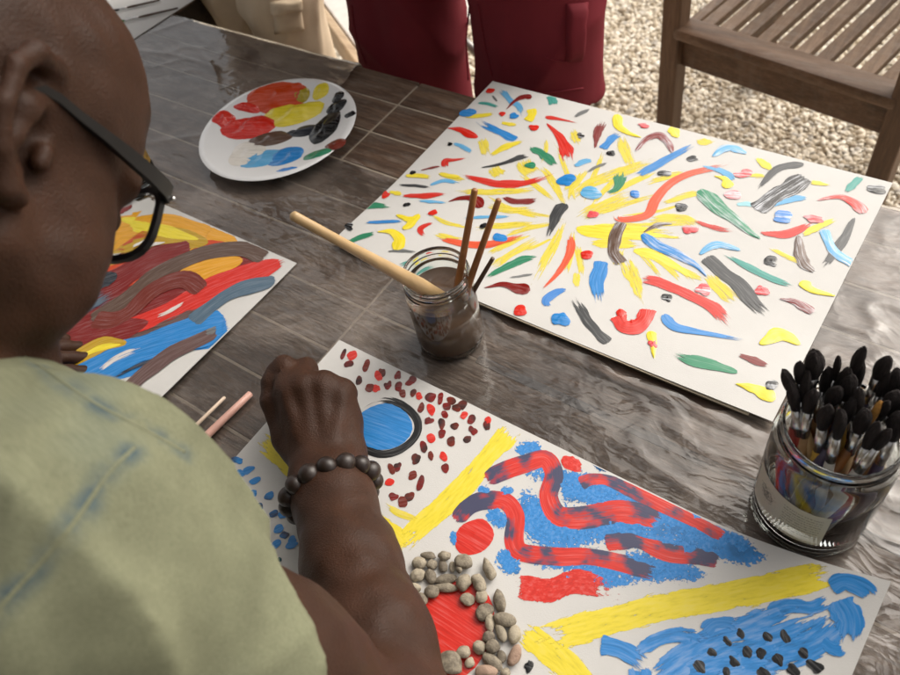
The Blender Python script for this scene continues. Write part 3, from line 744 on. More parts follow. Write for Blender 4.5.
def blob(sheet, parent, col, c, rx, ry, ang=0.0, style='wet', thick=.0005, rough=.16, name='paint_dab', zf=None, seed=None):
    p = sheet.at(*c) if sheet is not None else np.array(c, float)
    sm = depth(p)/F_PX*1.13 if sheet is not None else 1.0
    nr, na = 5, 22; rs = np.random.default_rng(int(abs(c[0]*13+c[1]*29)*10) if seed is None else seed); sn = SN(int(rs.integers(1e6)), 7, .2, .9, 2)
    k = _lift.get(id(sheet), 0); _lift[id(sheet)] = k+1; lift = .00014+.0000042*k
    ca, sa = math.cos(ang), math.sin(ang); V = []; UV = []; M2 = []
    for i in range(nr+1):
        for j in range(na):
            a = 2*math.pi*j/na; d = np.array([math.cos(a), math.sin(a)]); rr = i/nr*(1+rough*sn(d[None])[0])
            q = d*rr*np.array([rx, ry*1.15 if sheet is not None else ry])*sm; q = np.array([q[0]*ca-q[1]*sa, q[0]*sa+q[1]*ca])
            x, y = p[0]+q[0], p[1]+q[1]; zb = float(sheet.z(x, y)) if sheet is not None else float(zf(x, y))
            z = zb+lift+thick*max(0, 1-(i/nr)**2.2)**.6*(1+.4*SN(int(rs.integers(1)+77), 6, .3, 1.2, 2)(d[None]*i/nr*2)[0])
            V.append((x, y, z)); UV.append((.5+.5*d[0]*i/nr, .5+.5*d[1]*i/nr)); M2.append((d[0]*rr*rx*sm, d[1]*rr*ry*sm))
    Fq = [(i*na+j, i*na+(j+1) % na, (i+1)*na+(j+1) % na, (i+1)*na+j) for i in range(nr) for j in range(na)]
    return mesh(name, V, [f[::-1] for f in Fq], paint(col, style), parent, True, np.array(UV), np.array(M2))

BIG = [
 # yellow rays first: they lie under the rest
 ('y', [(562,203),(590,184),(630,169),(672,156)], 13, 'bar', 'dry'), ('y', [(575,222),(605,205),(640,192)], 15, 'bar', 'dry'), ('y', [(575,228),(600,232),(640,233),(692,236)], 22, 'leaf', 'dryend'),
 ('y', [(588,243),(612,243),(645,246)], 15, 'leaf', 'thin'), ('y', [(640,222),(680,218),(702,228)], 12, 'leaf', 'dry'), ('y', [(446,191),(480,192),(520,191),(557,187)], 9, 'leaf', 'dry'), ('y', [(432,172),(455,178),(470,183)], 6, 'leaf', 'dry'),
 ('y', [(480,258),(510,243),(547,226)], 7, 'leaf', 'dry'), ('y', [(486,271),(515,252),(547,234)], 9, 'bar', 'dry'), ('y', [(480,204),(510,210),(549,210)], 9, 'leaf', 'dry'), ('y', [(470,227),(505,226),(547,222)], 9, 'leaf', 'dry'),
 ('y', [(568,214),(556,240),(545,262),(530,291)], 10, 'leaf', 'dry'), ('y', [(624,254),(634,280),(645,312)], 16, 'tearS', 'dry'), ('y', [(632,250),(656,256),(681,270),(699,290)], 13, 'tearS', 'dryend'), ('y', [(704,272),(722,290),(741,307)], 14, 'bar', 'dry'),
 ('y', [(521,158),(527,168),(537,177)], 17, 'bar', 'dry'), ('y', [(491,166),(503,178)], 13, 'bar', 'dry'), ('y', [(482,136),(484,148),(488,158)], 9, 'bar', 'dry'), ('y', [(576,270),(577,290)], 7, 'leaf', 'dry'), ('y', [(425,212),(450,224),(478,228)], 5, 'leaf', 'dry'),
 ('y', [(430,233),(450,238),(470,241)], 7, 'leaf', 'dry'), ('y', [(765,245),(790,258),(813,266)], 6, 'leaf', 'dry'), ('y', [(618,132),(626,152),(637,176)], 10, 'bar', 'dry'), ('y', [(640,186),(670,176),(692,172)], 8, 'leaf', 'dry'), ('y', [(655,206),(685,196),(716,190)], 8, 'leaf', 'dry'), ('y', [(694,140),(704,142),(717,142)], 8, 'leaf', 'dry'),
 ('y', [(572,128),(576,138),(580,146)], 9, 'leaf', 'dry'), ('y', [(545,136),(546,150),(540,166)], 4, 'leaf', 'dry'), ('y', [(560,196),(578,180),(590,164)], 9, 'leaf', 'dry'), ('y', [(745,176),(758,176),(772,178)], 6, 'leaf', 'dry'), ('lt', [(735,205),(745,204),(756,206)], 7, 'leaf', 'thin'),
 # first corner and far edge
 ('gy', [(492,95),(495,99),(498,103)], 2.5, 'leaf', 'thin'), ('lb', [(500,88),(510,100),(518,106),(524,117)], 7, 'bar', 'thin'), ('dr', [(506,110),(515,101),(524,97),(532,98)], 8, 'tearE', 'wet'), ('tl', [(476,103),(488,104),(500,108)], 5, 'leaf', 'thin'),
 ('y', [(462,117),(480,116),(497,113)], 7, 'leaf', 'thin'), ('y', [(531,109),(532,116),(527,121)], 9, 'bar', 'wet'), ('b', [(477,121),(497,131),(517,140)], 9, 'bar', 'drystart'), ('y', [(500,123),(509,124),(518,126)], 6, 'leaf', 'thin'),
 ('r', [(446,128),(460,130),(478,138)], 9, 'tearE', 'wet'), ('y', [(488,157),(506,147),(527,140)], 9, 'leaf', 'thin'), ('gd', [(473,169),(497,165),(517,159),(532,154)], 8, 'tearE', 'thin'), ('g', [(528,147),(544,155),(559,169)], 11, 'leaf', 'thin'),
 ('r', [(546,123),(559,136),(566,151),(569,164)], 15, 'tearE', 'dryend'), ('r', [(543,117),(558,119),(583,124)], 6, 'tearS', 'thin'), ('tl', [(551,95),(554,106)], 10, 'bar', 'thin'), ('gy', [(573,118),(582,113),(592,108)], 5.5, 'leaf', 'thin'),
 ('dr', [(595,151),(597,136),(604,119)], 10, 'tearE', 'thin'), ('lb', [(572,167),(584,162),(594,160)], 8, 'leaf', 'thin'), ('gy', [(586,173),(597,167),(610,162)], 4.5, 'leaf', 'thin'), ('r', [(458,174),(482,181),(506,184),(532,182),(560,172)], 11, 'leaf', 'thin'),
 ('r', [(446,169),(446,161),(456,160),(472,158)], 8, 'tearS', 'thin'), ('lb', [(452,143),(463,147),(474,154)], 6, 'leaf', 'thin'), ('lb', [(428,186),(444,181),(461,184)], 6, 'leaf', 'thin'), ('dr', [(448,202),(462,198),(475,200),(482,208)], 11, 'tearE', 'wet'),
 ('dr', [(500,197),(520,202),(542,199)], 9, 'leaf', 'thin'), ('g', [(606,194),(618,187),(621,170)], 13, 'tearE', 'thin'), ('gd', [(545,244),(552,226),(558,213),(565,203)], 14, 'tearE', 'drystart'), ('or', [(434,237),(458,243),(480,245),(506,241),(536,231)], 11, 'leaf', 'thin'),
 ('r', [(435,223),(424,226),(420,231),(427,238)], 7, 'leaf', 'thin'), ('lb', [(460,219),(487,217),(516,217)], 5, 'leaf', 'thin'), ('g', [(483,280),(505,268),(522,260),(546,256)], 10, 'leaf', 'thin'), ('gy', [(508,278),(522,276),(536,274)], 3, 'leaf', 'thin'),
 ('dr', [(484,288),(503,285),(519,288),(530,292)], 13, 'tearE', 'wet'), ('or', [(570,232),(571,248),(563,266),(550,282),(536,293)], 9, 'tearS', 'thin'), ('b2', [(571,288),(553,294),(546,302),(552,309)], 10, 'leaf', 'thin'), ('gd', [(570,291),(583,314),(597,332),(609,343)], 11, 'bar', 'drystart'),
 ('b', [(603,261),(597,280),(600,307)], 15, 'bar', 'dryend'), ('y', [(650,331),(653,343),(654,359)], 10, 'tearS', 'wet'), ('or', [(615,213),(619,219),(633,219),(648,214),(655,200),(670,184),(690,174),(716,168),(740,162)], 10, 'bar', 'thin'),
 ('bn', [(622,222),(615,238),(614,252),(622,265)], 12, 'bar', 'streaky'), ('b', [(636,177),(660,163),(699,143)], 10, 'bar', 'thin'), ('b', [(602,149),(611,140),(621,132)], 9, 'bar', 'dryend'), ('y', [(616,114),(619,126),(628,133),(642,138)], 10, 'tearS', 'wet'),
 ('dr', [(635,152),(647,139),(660,136),(668,143),(673,154)], 9, 'leaf', 'streaky'), ('y', [(670,127),(674,132),(678,138)], 10, 'leaf', 'wet'), ('lb', [(712,157),(729,148),(748,154)], 10, 'leaf', 'streaky'), ('y', [(756,157),(765,165),(773,171)], 9, 'leaf', 'thin'),
 ('lb', [(698,166),(718,170),(731,177),(733,184)], 8, 'leaf', 'thin'), ('y', [(714,176),(726,180),(727,189)], 10, 'tearE', 'wet'), ('g', [(699,189),(712,203),(730,216),(748,231),(762,240)], 17, 'tearS', 'streaky'), ('r', [(688,219),(715,228),(742,232)], 6, 'leaf', 'dry'),
 ('r', [(755,232),(780,235),(799,230),(815,220)], 11, 'leaf', 'thin'), ('gd', [(752,196),(765,181),(780,168),(805,164)], 10, 'tearE', 'drystart'), ('lb', [(768,208),(790,199),(813,199)], 10, 'leaf', 'thin'), ('k', [(755,210),(775,197),(790,188),(808,177)], 19, 'bar', 'streaky'),
 ('y', [(809,182),(821,184),(833,186)], 7, 'tearS', 'thin'), ('r', [(816,201),(838,197),(856,204),(863,215)], 12, 'tearE', 'streaky'), ('tl', [(845,193),(854,184),(863,175)], 9, 'leaf', 'thin'), ('gd', [(819,272),(838,248),(855,217)], 10, 'leaf', 'drystart'),
 ('lb', [(824,229),(832,249),(842,258),(857,266)], 10, 'bar', 'streaky'), ('bn', [(798,235),(800,252),(804,264),(815,273)], 12, 'leaf', 'streaky'), ('y', [(801,237),(818,227),(840,218)], 9, 'leaf', 'thin'), ('b', [(642,233),(655,245),(678,255),(696,266),(708,278)], 13, 'tearS', 'streaky'),
 ('bn', [(643,233),(658,225),(673,224)], 5, 'leaf', 'streaky'), ('gd', [(705,257),(720,270),(738,285),(757,306),(777,325)], 16, 'bar', 'dryend'), ('lb', [(699,255),(716,245),(742,251)], 9, 'leaf', 'streaky'), ('tl', [(721,253),(750,268),(775,280),(801,289)], 9, 'leaf', 'thin'),
 ('r', [(636,278),(662,283),(690,296),(715,310),(733,329)], 14, 'bar', 'thin'), ('b', [(663,314),(672,325),(690,331),(720,336),(759,343)], 12, 'tearS', 'dryend'), ('y', [(759,345),(780,335),(801,345)], 15, 'leaf', 'wet'), ('g', [(667,351),(690,360),(715,366),(739,373)], 14, 'leaf', 'drystart'),
 ('dr', [(736,354),(755,361),(772,368)], 9, 'leaf', 'thin'), ('y', [(735,384),(755,389),(775,401)], 15, 'tearE', 'wet'), ('dr', [(779,299),(797,303),(814,314)], 11, 'tearE', 'streaky'), ('y', [(801,281),(812,290),(838,297)], 11, 'tearS', 'wet'),
 ('r', [(616,316),(623,325),(634,327),(645,320),(648,309)], 17, 'bar', 'wet'), ('r', [(622,318),(620,309)], 9, 'leaf', 'wet'),
 ('y', [(403,176),(418,176),(434,178)], 7, 'leaf', 'thin'), ('dr', [(419,171),(432,168),(443,166)], 3, 'leaf', 'thin'), ('gd', [(397,185),(415,186),(433,188)], 4.5, 'leaf', 'thin'), ('r', [(398,196),(425,196),(450,194)], 8, 'leaf', 'thin'), ('y', [(388,192),(396,193),(403,196)], 6, 'leaf', 'thin'),
 ('g', [(359,211),(372,206),(392,207)], 9, 'leaf', 'thin'), ('lb', [(417,201),(432,202),(449,203)], 4.5, 'leaf', 'thin'), ('y', [(396,215),(408,219),(418,219)], 7, 'leaf', 'wet'), ('y', [(419,214),(412,223),(403,230)], 10, 'leaf', 'wet'), ('b', [(363,223),(385,222),(406,221)], 5.5, 'leaf', 'thin'),
 ('g', [(345,244),(362,237),(379,232)], 8, 'leaf', 'thin'), ('y', [(377,232),(391,232),(400,240),(396,251)], 13, 'tearE', 'wet'), ('gy', [(384,252),(402,251),(421,253)], 4, 'leaf', 'thin'), ('tl', [(396,267),(415,261),(437,254)], 9, 'leaf', 'dry'), ('y', [(437,173),(450,176),(464,178)], 6, 'leaf', 'thin'),
]
rays = [(472,203),(466,186),(500,160),(520,138),(585,140),(612,128),(655,140),(700,150),(745,190),(740,222),(560,302),(585,300),(640,318),(672,290),(700,300),(742,300),(492,262),(455,232),(470,246),(610,276),(760,250),(548,128),(690,184)]
for i, (x, y) in enumerate(rays):
    cx, cy = 572+9*math.cos(i*2.4), 222+6*math.sin(i*2.4); t0 = .10+.12*((i*7) % 5)/5; t1 = .62+.38*((i*3) % 4)/4
    if y > 270 and x > 600: cx, cy = 628, 240
    bend = 4*math.sin(i*1.7); mid = ((cx+x)/2-bend*.6, (cy+y)/2+bend)
    a_ = (cx+(x-cx)*t0, cy+(y-cy)*t0); b_ = (cx+(x-cx)*t1, cy+(y-cy)*t1)
    stroke(S_BIG, paper_big, 'y', [a_, mid, b_] if t0 < .4 else [a_, b_], 5+4*((i*5) % 4)/3, 'leaf', 'dry')
for c, p, wd, pr, st in BIG: stroke(S_BIG, paper_big, c, p, wd*(1.22 if st == 'dry' else 1.0), pr, st)
BLOBS = [('r', 490, 91, 4, 3), ('b', 469.5, 112, 7, 5.5), ('r', 502, 114.5, 3, 2.5), ('b', 513.6, 116, 3.8, 3.2), ('r', 533, 127.5, 5, 3.6), ('k', 581, 136, 4.5, 3), ('b', 567, 180, 8, 6.5), ('g', 530, 166, 4.4, 3.4), ('lb', 593, 192, 10, 7), ('k', 450, 144, 2.6, 1.8),
         ('b', 499, 237, 6.5, 4.5), ('r', 586, 255, 5.5, 5), ('r', 520, 311, 6.5, 5), ('b', 560, 318, 7, 6.5), ('pk', 653, 344, 5, 4), ('pk', 644, 125.5, 5, 2.8), ('pk', 744, 173.6, 6.5, 4.2), ('pk', 734, 195, 6.5, 5), ('pk', 690, 231, 6, 4.5), ('pk', 702, 290, 6, 5), ('pk', 762, 290, 6.5, 5.5),
         ('k', 611, 154, 4, 3), ('k', 694, 158.6, 5.5, 3), ('k', 665.6, 173, 5, 3), ('k', 682, 208, 6, 3.6), ('k', 668, 298.6, 4.6, 4.4), ('k', 772, 262.4, 5.6, 4.8), ('b2', 784, 218.5, 10, 6.5), ('k', 875, 189, 8, 5), ('pk', 814, 219, 8.5, 4.6), ('k', 770.7, 386, 5.5, 4.8), ('k', 413, 173, 3.2, 2.8),
         ('r', 386, 195, 4.6, 4.2), ('k', 406, 205, 4, 3), ('r', 433.6, 212.6, 3.4, 3.2), ('k', 349, 228, 4.5, 3.6), ('k', 483, 226, 3, 3.2), ('pk', 592, 215, 4.4, 4), ('b2', 634, 195, 4.6, 4)]
for c, x, y, rx, ry in BLOBS:
    blob(S_BIG, paper_big, c, (x, y), rx, ry, ang=.3, style='streaky' if c in ('pk', 'lb', 'b2') or (c == 'k' and rx > 4.2) else 'wet', rough=.22)

# ---- painting under the arm
yellowZ = dict(prof='bar', style='dryend')
for p, wd in (([(516,426),(480,466),(448,502),(388,558)], 27), ([(412,552),(372,522),(310,478),(250,430)], 27), ([(846,571),(742,592),(640,613),(520,645)], 31), ([(520,626),(556,656),(585,690),(610,730)], 30)):
    stroke(S_FRONT, paper_front, 'y', p, wd, 'bar', 'wash')
stroke(S_FRONT, paper_front, 'y', [(424,520),(400,514),(382,502)], 9, 'leaf', 'dry')
SP = 'sponge'
for p, wd in (([(498,462),(560,478),(640,510),(720,540),(772,556)], 34), ([(500,500),(560,520),(640,535),(735,556)], 40), ([(498,545),(560,560),(640,572),(715,574)], 26), ([(511,452),(528,448),(547,449)], 17), ([(523,478),(530,505),(541,532),(575,536),(622,541)], 34), ([(556,486),(580,494),(625,498)], 22), ([(600,524),(625,527),(650,533)], 20), ([(652,514),(690,540),(720,548),(752,556),(779,559)], 26), ([(612,550),(665,568),(720,577)], 22),
              ([(720,532),(736,542),(756,556)], 20), ([(484,510),(497,518),(502,532)], 20), ([(448,538),(455,538),(462,540)], 17), ([(500,546),(508,562),(524,576)], 22), ([(555,575),(600,579),(646,584)], 13), ([(590,460),(600,464),(613,472)], 13), ([(475,489),(492,491)], 10), ([(498,493),(516,489)], 11), ([(690,512),(703,518)], 11), ([(672,544),(700,553)], 20)):
    stroke(S_FRONT, paper_front, 'b', p, wd*1.35, 'leaf', SP)
for p, wd, st, pr in (([(483,481),(505,470),(525,463),(545,458),(553,474),(547,496),(557,515),(580,517),(616,511),(640,514),(662,524)], 22, 'snake', 'bar'), ([(454,523),(468,507),(484,500),(505,500),(516,515),(514,542),(524,554),(558,558),(592,558),(627,565),(662,573)], 20, 'snake', 'bar'),
                      ([(579,484),(594,479),(610,481),(645,497),(689,519),(728,539)], 15, 'snake', 'bar'), ([(604,543),(633,541),(667,552),(722,561)], 18, 'snake', 'bar'), ([(515,586),(548,589),(580,583),(625,594)], 26, 'dab', 'bar'), ([(561,457),(572,464),(585,471)], 16, 'dab', 'leaf')):
    stroke(S_FRONT, paper_front, 'r', p, wd, pr, st)
blob(S_FRONT, paper_front, 'r', (474,536), 16, 15, style='solid', thick=.0004, rough=.08)
# the eye: blue disc, black ring
blob(S_FRONT, paper_front, 'b', (384,427), 26, 22, ang=.15, style='solid', thick=.0003, rough=.06, name='eye_disc')
ringp = [(384+33*math.cos(t)+1.5*math.cos(3*t), 427+27*math.sin(t)) for t in np.linspace(-2.2, 4.15, 26)]
stroke(S_FRONT, paper_front, 'k', ringp, 9.5, 'bar', 'thin', name='eye_ring')
DAB = [(95,68),(60,65),(85,110),(163,118),(235,145),(220,165),(303,160),(365,187),(130,178),(180,215),(213,218),(262,205),(307,212),(327,240),(375,240),(402,255),(455,257),(497,263),(545,270),(408,305),(455,318),(525,300),(520,335),(568,305),(597,297),(600,340),(637,355),(445,362),(502,378),(558,390),(712,360),(705,392),(645,407),(620,447),(548,455),(455,440),(503,425),(420,483),(385,537),(455,525),(507,524),(520,577),(305,573),(278,580),(372,607),(268,642),(408,645)]
DAB = [(330+x/4.5, 340+y/4.5) for x, y in DAB]+[(394,497),(403,502),(410,497),(376,471),(421,484)]
rs = np.random.default_rng(4)
for i, (x, y) in enumerate(DAB):
    kk = i % 5
    blob(S_FRONT, paper_front, 'r' if kk == 0 else ('dr' if kk in (1, 2) else 'rb'), (x, y), rs.uniform(2.6, 4.6), rs.uniform(3.2, 5.2), ang=rs.uniform(.2, 1.0), style='solid' if kk == 0 else 'mix', thick=.00012, rough=.15)
BD = [(85,115),(125,150),(95,163),(93,203),(152,190),(90,255),(145,238),(127,265),(140,312),(168,288),(172,368),(170,385),(220,313),(253,320),(240,373),(262,392),(232,430),(193,436),(242,487),(290,430),(290,415),(205,245),(275,605),(230,540),(277,540),(45,240),(178,345),(118,350)]
for i, (x, y) in enumerate(BD):
    s_ = 1.0 if y < 450 else .55
    blob(S_FRONT, paper_front, 'dg' if y > 480 or i % 6 == 5 else 'b', (215+x/3.75, 430+y/3.75), rs.uniform(3.6, 5.6)*s_, rs.uniform(2.6, 3.6)*s_, ang=rs.uniform(.2, 1.2), style='solid' if i % 3 else 'mix', thick=.00012, rough=.15)
# the blue bird shape with black marks
BW = 'wash'
for p, wd, st in (([(640,690),(700,652),(765,632),(835,604)], 46, 'wash'), ([(700,690),(760,660),(815,640),(850,612)], 40, 'wash'), ([(600,645),(622,650),(650,668)], 17, 'dryend'), ([(632,652),(672,636),(715,640)], 16, 'wash'), ([(702,634),(718,623),(742,627)], 13, 'thin'), ([(762,618),(785,607),(812,607),(838,594)], 15, 'wash'),
                  ([(830,588),(846,582),(866,590),(873,601)], 16, 'dryend'), ([(838,600),(848,620),(846,645)], 24, 'dryend'), ([(660,690),(720,672),(790,662)], 40, 'wash'), ([(640,664),(645,690),(655,720)], 30, 'wash'), ([(700,720),(760,700),(820,690)], 40, 'wash'), ([(822,640),(834,648),(846,646)], 14, 'dryend')):
    stroke(S_FRONT, paper_front, 'b', p, wd*1.1, 'leaf' if wd > 30 else 'bar', 'wash2' if st == 'wash' else st)
for x, y in ((248,383),(190,412),(127,460),(273,463),(331,465),(357,397),(431,400),(507,460),(400,487),(220,497),(80,520),(553,522),(457,530),(343,540),(188,540)):
    blob(S_FRONT, paper_front, 'k', (680+x/4.09, 540+y/4.09), rs.uniform(4.6, 6), rs.uniform(3, 4), ang=rs.uniform(-1.0, -.2), style='solid', thick=.0002, rough=.2)
blob(S_FRONT, paper_front, 'k', (528.6,664), 3.4, 5, ang=.2, style='solid', thick=.0004, rough=.3)
blob(S_FRONT, paper_front, 'r', (449,628), 37, 42, style='solid', thick=.0003, rough=.04, name='red_disc')

# ---- abstract painting at the left
LEFT = [('am', [(40,262),(110,246),(170,242),(232,254)], 48, 'bar', 'dryend'), ('or2', [(40,300),(120,278),(190,262),(250,262)], 40, 'bar', 'dryend'), ('dr', [(40,335),(110,312),(180,290),(262,268)], 44, 'bar', 'dryend'), ('b', [(50,392),(120,365),(180,342),(228,322)], 34, 'bar', 'dryend'), ('mv', [(60,350),(130,335),(205,312)], 22, 'bar', 'dryend'), ('am', [(60,232),(110,236),(160,228),(205,240)], 34, 'bar', 'wash'), ('yo', [(100,262),(150,240),(210,243)], 26, 'leaf', 'wash'), ('dr', [(40,300),(110,282),(150,262),(192,249)], 28, 'bar', 'dryend'), ('y', [(120,222),(150,228),(200,240)], 12, 'leaf', 'thin'), ('am', [(170,282),(205,270),(244,260)], 26, 'leaf', 'thin'),
        ('or2', [(110,252),(135,240),(170,236)], 10, 'leaf', 'dry'), ('dr', [(108,222),(122,212),(135,208)], 12, 'leaf', 'thin'), ('r', [(40,352),(100,335),(160,315),(215,290),(285,262)], 30, 'tearE', 'thin'), ('dr', [(55,345),(95,338),(150,322)], 26, 'leaf', 'dryend'), ('bn', [(90,322),(125,300),(158,274),(200,255),(240,250),(268,257)], 17, 'bar', 'thin'),
        ('gb', [(60,320),(90,305),(118,290)], 20, 'bar', 'dry'), ('dk', [(92,286),(106,280),(118,276)], 18, 'leaf', 'dryend'), ('rb', [(94,319),(112,320),(130,313),(152,291),(183,280),(204,291)], 17, 'bar', 'thin'), ('mv', [(140,335),(180,320),(215,306)], 14, 'leaf', 'dry'),
        ('b', [(60,388),(120,358),(170,340),(226,324)], 34, 'bar', 'dryend'), ('gb', [(192,323),(214,305),(240,290),(277,281)], 15, 'bar', 'thin'), ('w', [(96,374),(118,358),(150,346)], 9, 'leaf', 'dry'), ('dk', [(100,384),(140,366),(175,352)], 5, 'leaf', 'dry'), ('yo', [(52,370),(78,358),(104,345),(128,344)], 17, 'leaf', 'wet'),
        ('y', [(74,360),(100,349),(122,345)], 6, 'leaf', 'wet'), ('mv', [(112,404),(140,378),(170,356),(218,332)], 16, 'bar', 'thin'), ('gy', [(204,335),(220,328)], 9, 'leaf', 'dry'), ('dr', [(128,400),(140,398),(152,395)], 7, 'leaf', 'dry'),
        ('w', [(135,252),(150,246),(166,243)], 4, 'leaf', 'thin'), ('w', [(190,300),(170,312),(150,320)], 5, 'leaf', 'dry'), ('b', [(-60,360),(0,350),(60,340)], 30, 'bar', 'wash'), ('am', [(-60,280),(0,262),(60,250)], 36, 'bar', 'wash'), ('r', [(-40,320),(0,310),(50,300)], 26, 'bar', 'thin')]
for c, p, wd, pr, st in LEFT:
    st = 'wet' if st in ('thin', 'dryend', 'wash') else st
    stroke(S_LEFT, paper_left, c, p, wd*1.2, pr, st, thick=.00005, step=6e-5)

# ================================================================== THINGS ON THE TABLE
GLASS = glass_mat('jar_glass', (0.95, 0.985, 0.96))
def bump_profile(R, H, Rn, t=.0026, base=.006):
    """outer and inner wall of a screw-top jar"""
    o = [(0, .0012), (R*.70, .0008), (R*.86, 0), (R-.0035, .0008), (R-.0008, .004), (R, .010), (R, H-.034), (R-.001, H-.028), (Rn+.002, H-.020), (Rn, H-.0175), (Rn, H-.0145), (Rn+.0013, H-.0135), (Rn+.0013, H-.012), (Rn, H-.011), (Rn, H-.008), (Rn+.0012, H-.007), (Rn+.0012, H-.0055), (Rn, H-.0045), (Rn+.0004, H-.002), (Rn-.0004, H)]
    i = [(Rn-t+.0008, H-.0004), (Rn-t, H-.003), (Rn-t, H-.018), (R-t-.002, H-.029), (R-t, H-.035), (R-t, .014), (R-t-.003, base+.003), (R*.7, base+.0005), (0, base)]
    return o+i
def surf_tube(parent, name, pts, rad, mat, n=12):
    mb = MB(); mb.tube(pts, rad, n); return mb.build(name, mat, parent)

# --- plate of paint
CERAM = plain('white_ceramic', (0.80, 0.80, 0.80), 0.12, 0.01, 10, coat=0.3)
PC = w(278.5, 130, .016); PC[2] = 0.0
plate = empty('paint_plate', (PC[0], PC[1], .003), 'white plate with blobs of wet paint, used as palette', 'plate')
pp = [(0, .0045), (.066, .0045), (.070, .0025), (.074, .0025), (.078, .0050), (.116, .0165), (.1265, .0180), (.1278, .0193), (.1265, .0205), (.117, .0196), (.080, .0086), (.073, .0072), (0, .0068)]
mb = MB(); mb.lathe((PC[0], PC[1], .003), pp, 72); sharp(mb.build('dish', CERAM, plate), 60)
_px = np.array([0, .073, .080, .117, .1265]); _pz = np.array([.0068, .0072, .0086, .0196, .0205])+.003
def plate_z(x, y): return float(np.interp(math.hypot(x-PC[0], y-PC[1]), _px, _pz))
def plate_at(px, py):
    z = .012
    for _ in range(6): p = w(px, py, z); z = plate_z(p[0], p[1])
    return w(px, py, z)
class PlateSheet:
    def z(self, x, y): return np.interp(np.hypot(np.asarray(x)-PC[0], np.asarray(y)-PC[1]), _px, _pz)
    def at(self, px, py): return plate_at(px, py)
PS = PlateSheet()
def pb(col, cx, cy, rx, ry, ang=0., thick=.004, rough=.16, style='wet'):
    return blob(PS, plate, col, (180+cx/4.5, 70+cy/4.5), rx/4.5*.93, ry/4.5*1.12, .58+(ang-.45)*.5, style, thick, rough, 'paint_blob')
pb('w', 300, 378, 82, 62, .2, .0016); pb('lb', 365, 405, 90, 46, .3, .0016, .25); pb('b', 500, 392, 92, 52, .35, .0026, .2); pb('b2', 478, 447, 45, 14, .5, .0012, .2); pb('g', 622, 378, 66, 30, .5, .0018, .2); pb('rb', 700, 335, 54, 26, .75, .0012, .1)
pb('bn', 405, 310, 98, 36, .45, .0022, .08); pb('r', 312, 255, 105, 62, .45, .0065, .14); pb('r', 200, 222, 48, 34, .6, .0035, .25); pb('r', 300, 172, 60, 20, .0, .003, .2); pb('or2', 440, 125, 118, 64, .6, .0045, .14); pb('or2', 510, 86, 60, 22, .6, .003, .1)
pb('ol', 545, 116, 42, 30, .3, .004, .16); pb('y', 520, 192, 118, 62, .4, .0065, .12); pb('y', 632, 98, 36, 32, .3, .002, .1); pb('k', 652, 268, 62, 66, .2, .0055, .16); pb('k', 705, 166, 46, 26, 1.2, .003, .16); pb('k', 708, 121, 30, 24, .3, .0025, .18); pb('k', 764, 198, 24, 13, .9, .002, .2); pb('dk', 530, 275, 64, 26, .5, .002, .25); pb('g', 545, 181, 12, 10, .3, .004)

# --- jar of dirty water
WJ = w(452, 338, 0); WJ[2] = .0025; WH = .117; WR = .0395; WN = .0365
wj = empty('water_jar', WJ, 'glass jar of murky brown rinse water between the paintings', 'jar')
mb = MB(); mb.lathe(WJ, bump_profile(WR, WH, WN), 72); mb.build('glass_body', GLASS, wj)
WLV = .082
mb = MB(); ri = WR-.0026+.0002
mb.lathe(WJ, [(0, .0058), (WR*.7, .0062), (ri-.003, .009), (ri, .014), (ri, WLV+.0012), (ri-.0015, WLV), (0, WLV)], 72)
mb.build('murky_water', plain('murky_water', (0.135, 0.085, 0.058), 0.08, 0.1, 12), wj)

def wood_stick(name, rgb): return wood(name, tuple(c*.6 for c in rgb), rgb, tuple(min(1, c*1.25) for c in rgb), rough=.42, scale=6, axis=2, bump=.1)
H_PALE = plain('pale_handle', (0.50, 0.34, 0.17), 0.38, 0.15, 30, stretch=(1, 1, .2)); H_ORANGE = plain('orange_handle', (0.27, 0.105, 0.028), 0.4, 0.25, 40)
H_DARK = plain('dark_handle', (0.07, 0.035, 0.018), 0.45, 0.2, 40); H_PINK = plain('pink_handle', (0.58, 0.33, 0.27), 0.4, 0.08, 40); H_CREAM = plain('cream_handle', (0.60, 0.47, 0.36), 0.4, 0.08, 40)
FERR = plain('ferrule_metal', (0.62, 0.61, 0.60), 0.25, 0.05, 60, metal=1.0)
BRIST = plain('dark_bristles', (0.013, 0.0085, 0.008), 0.9, 0.5, 420, bump=.8, bscale=700, stretch=(1, 1, .12))
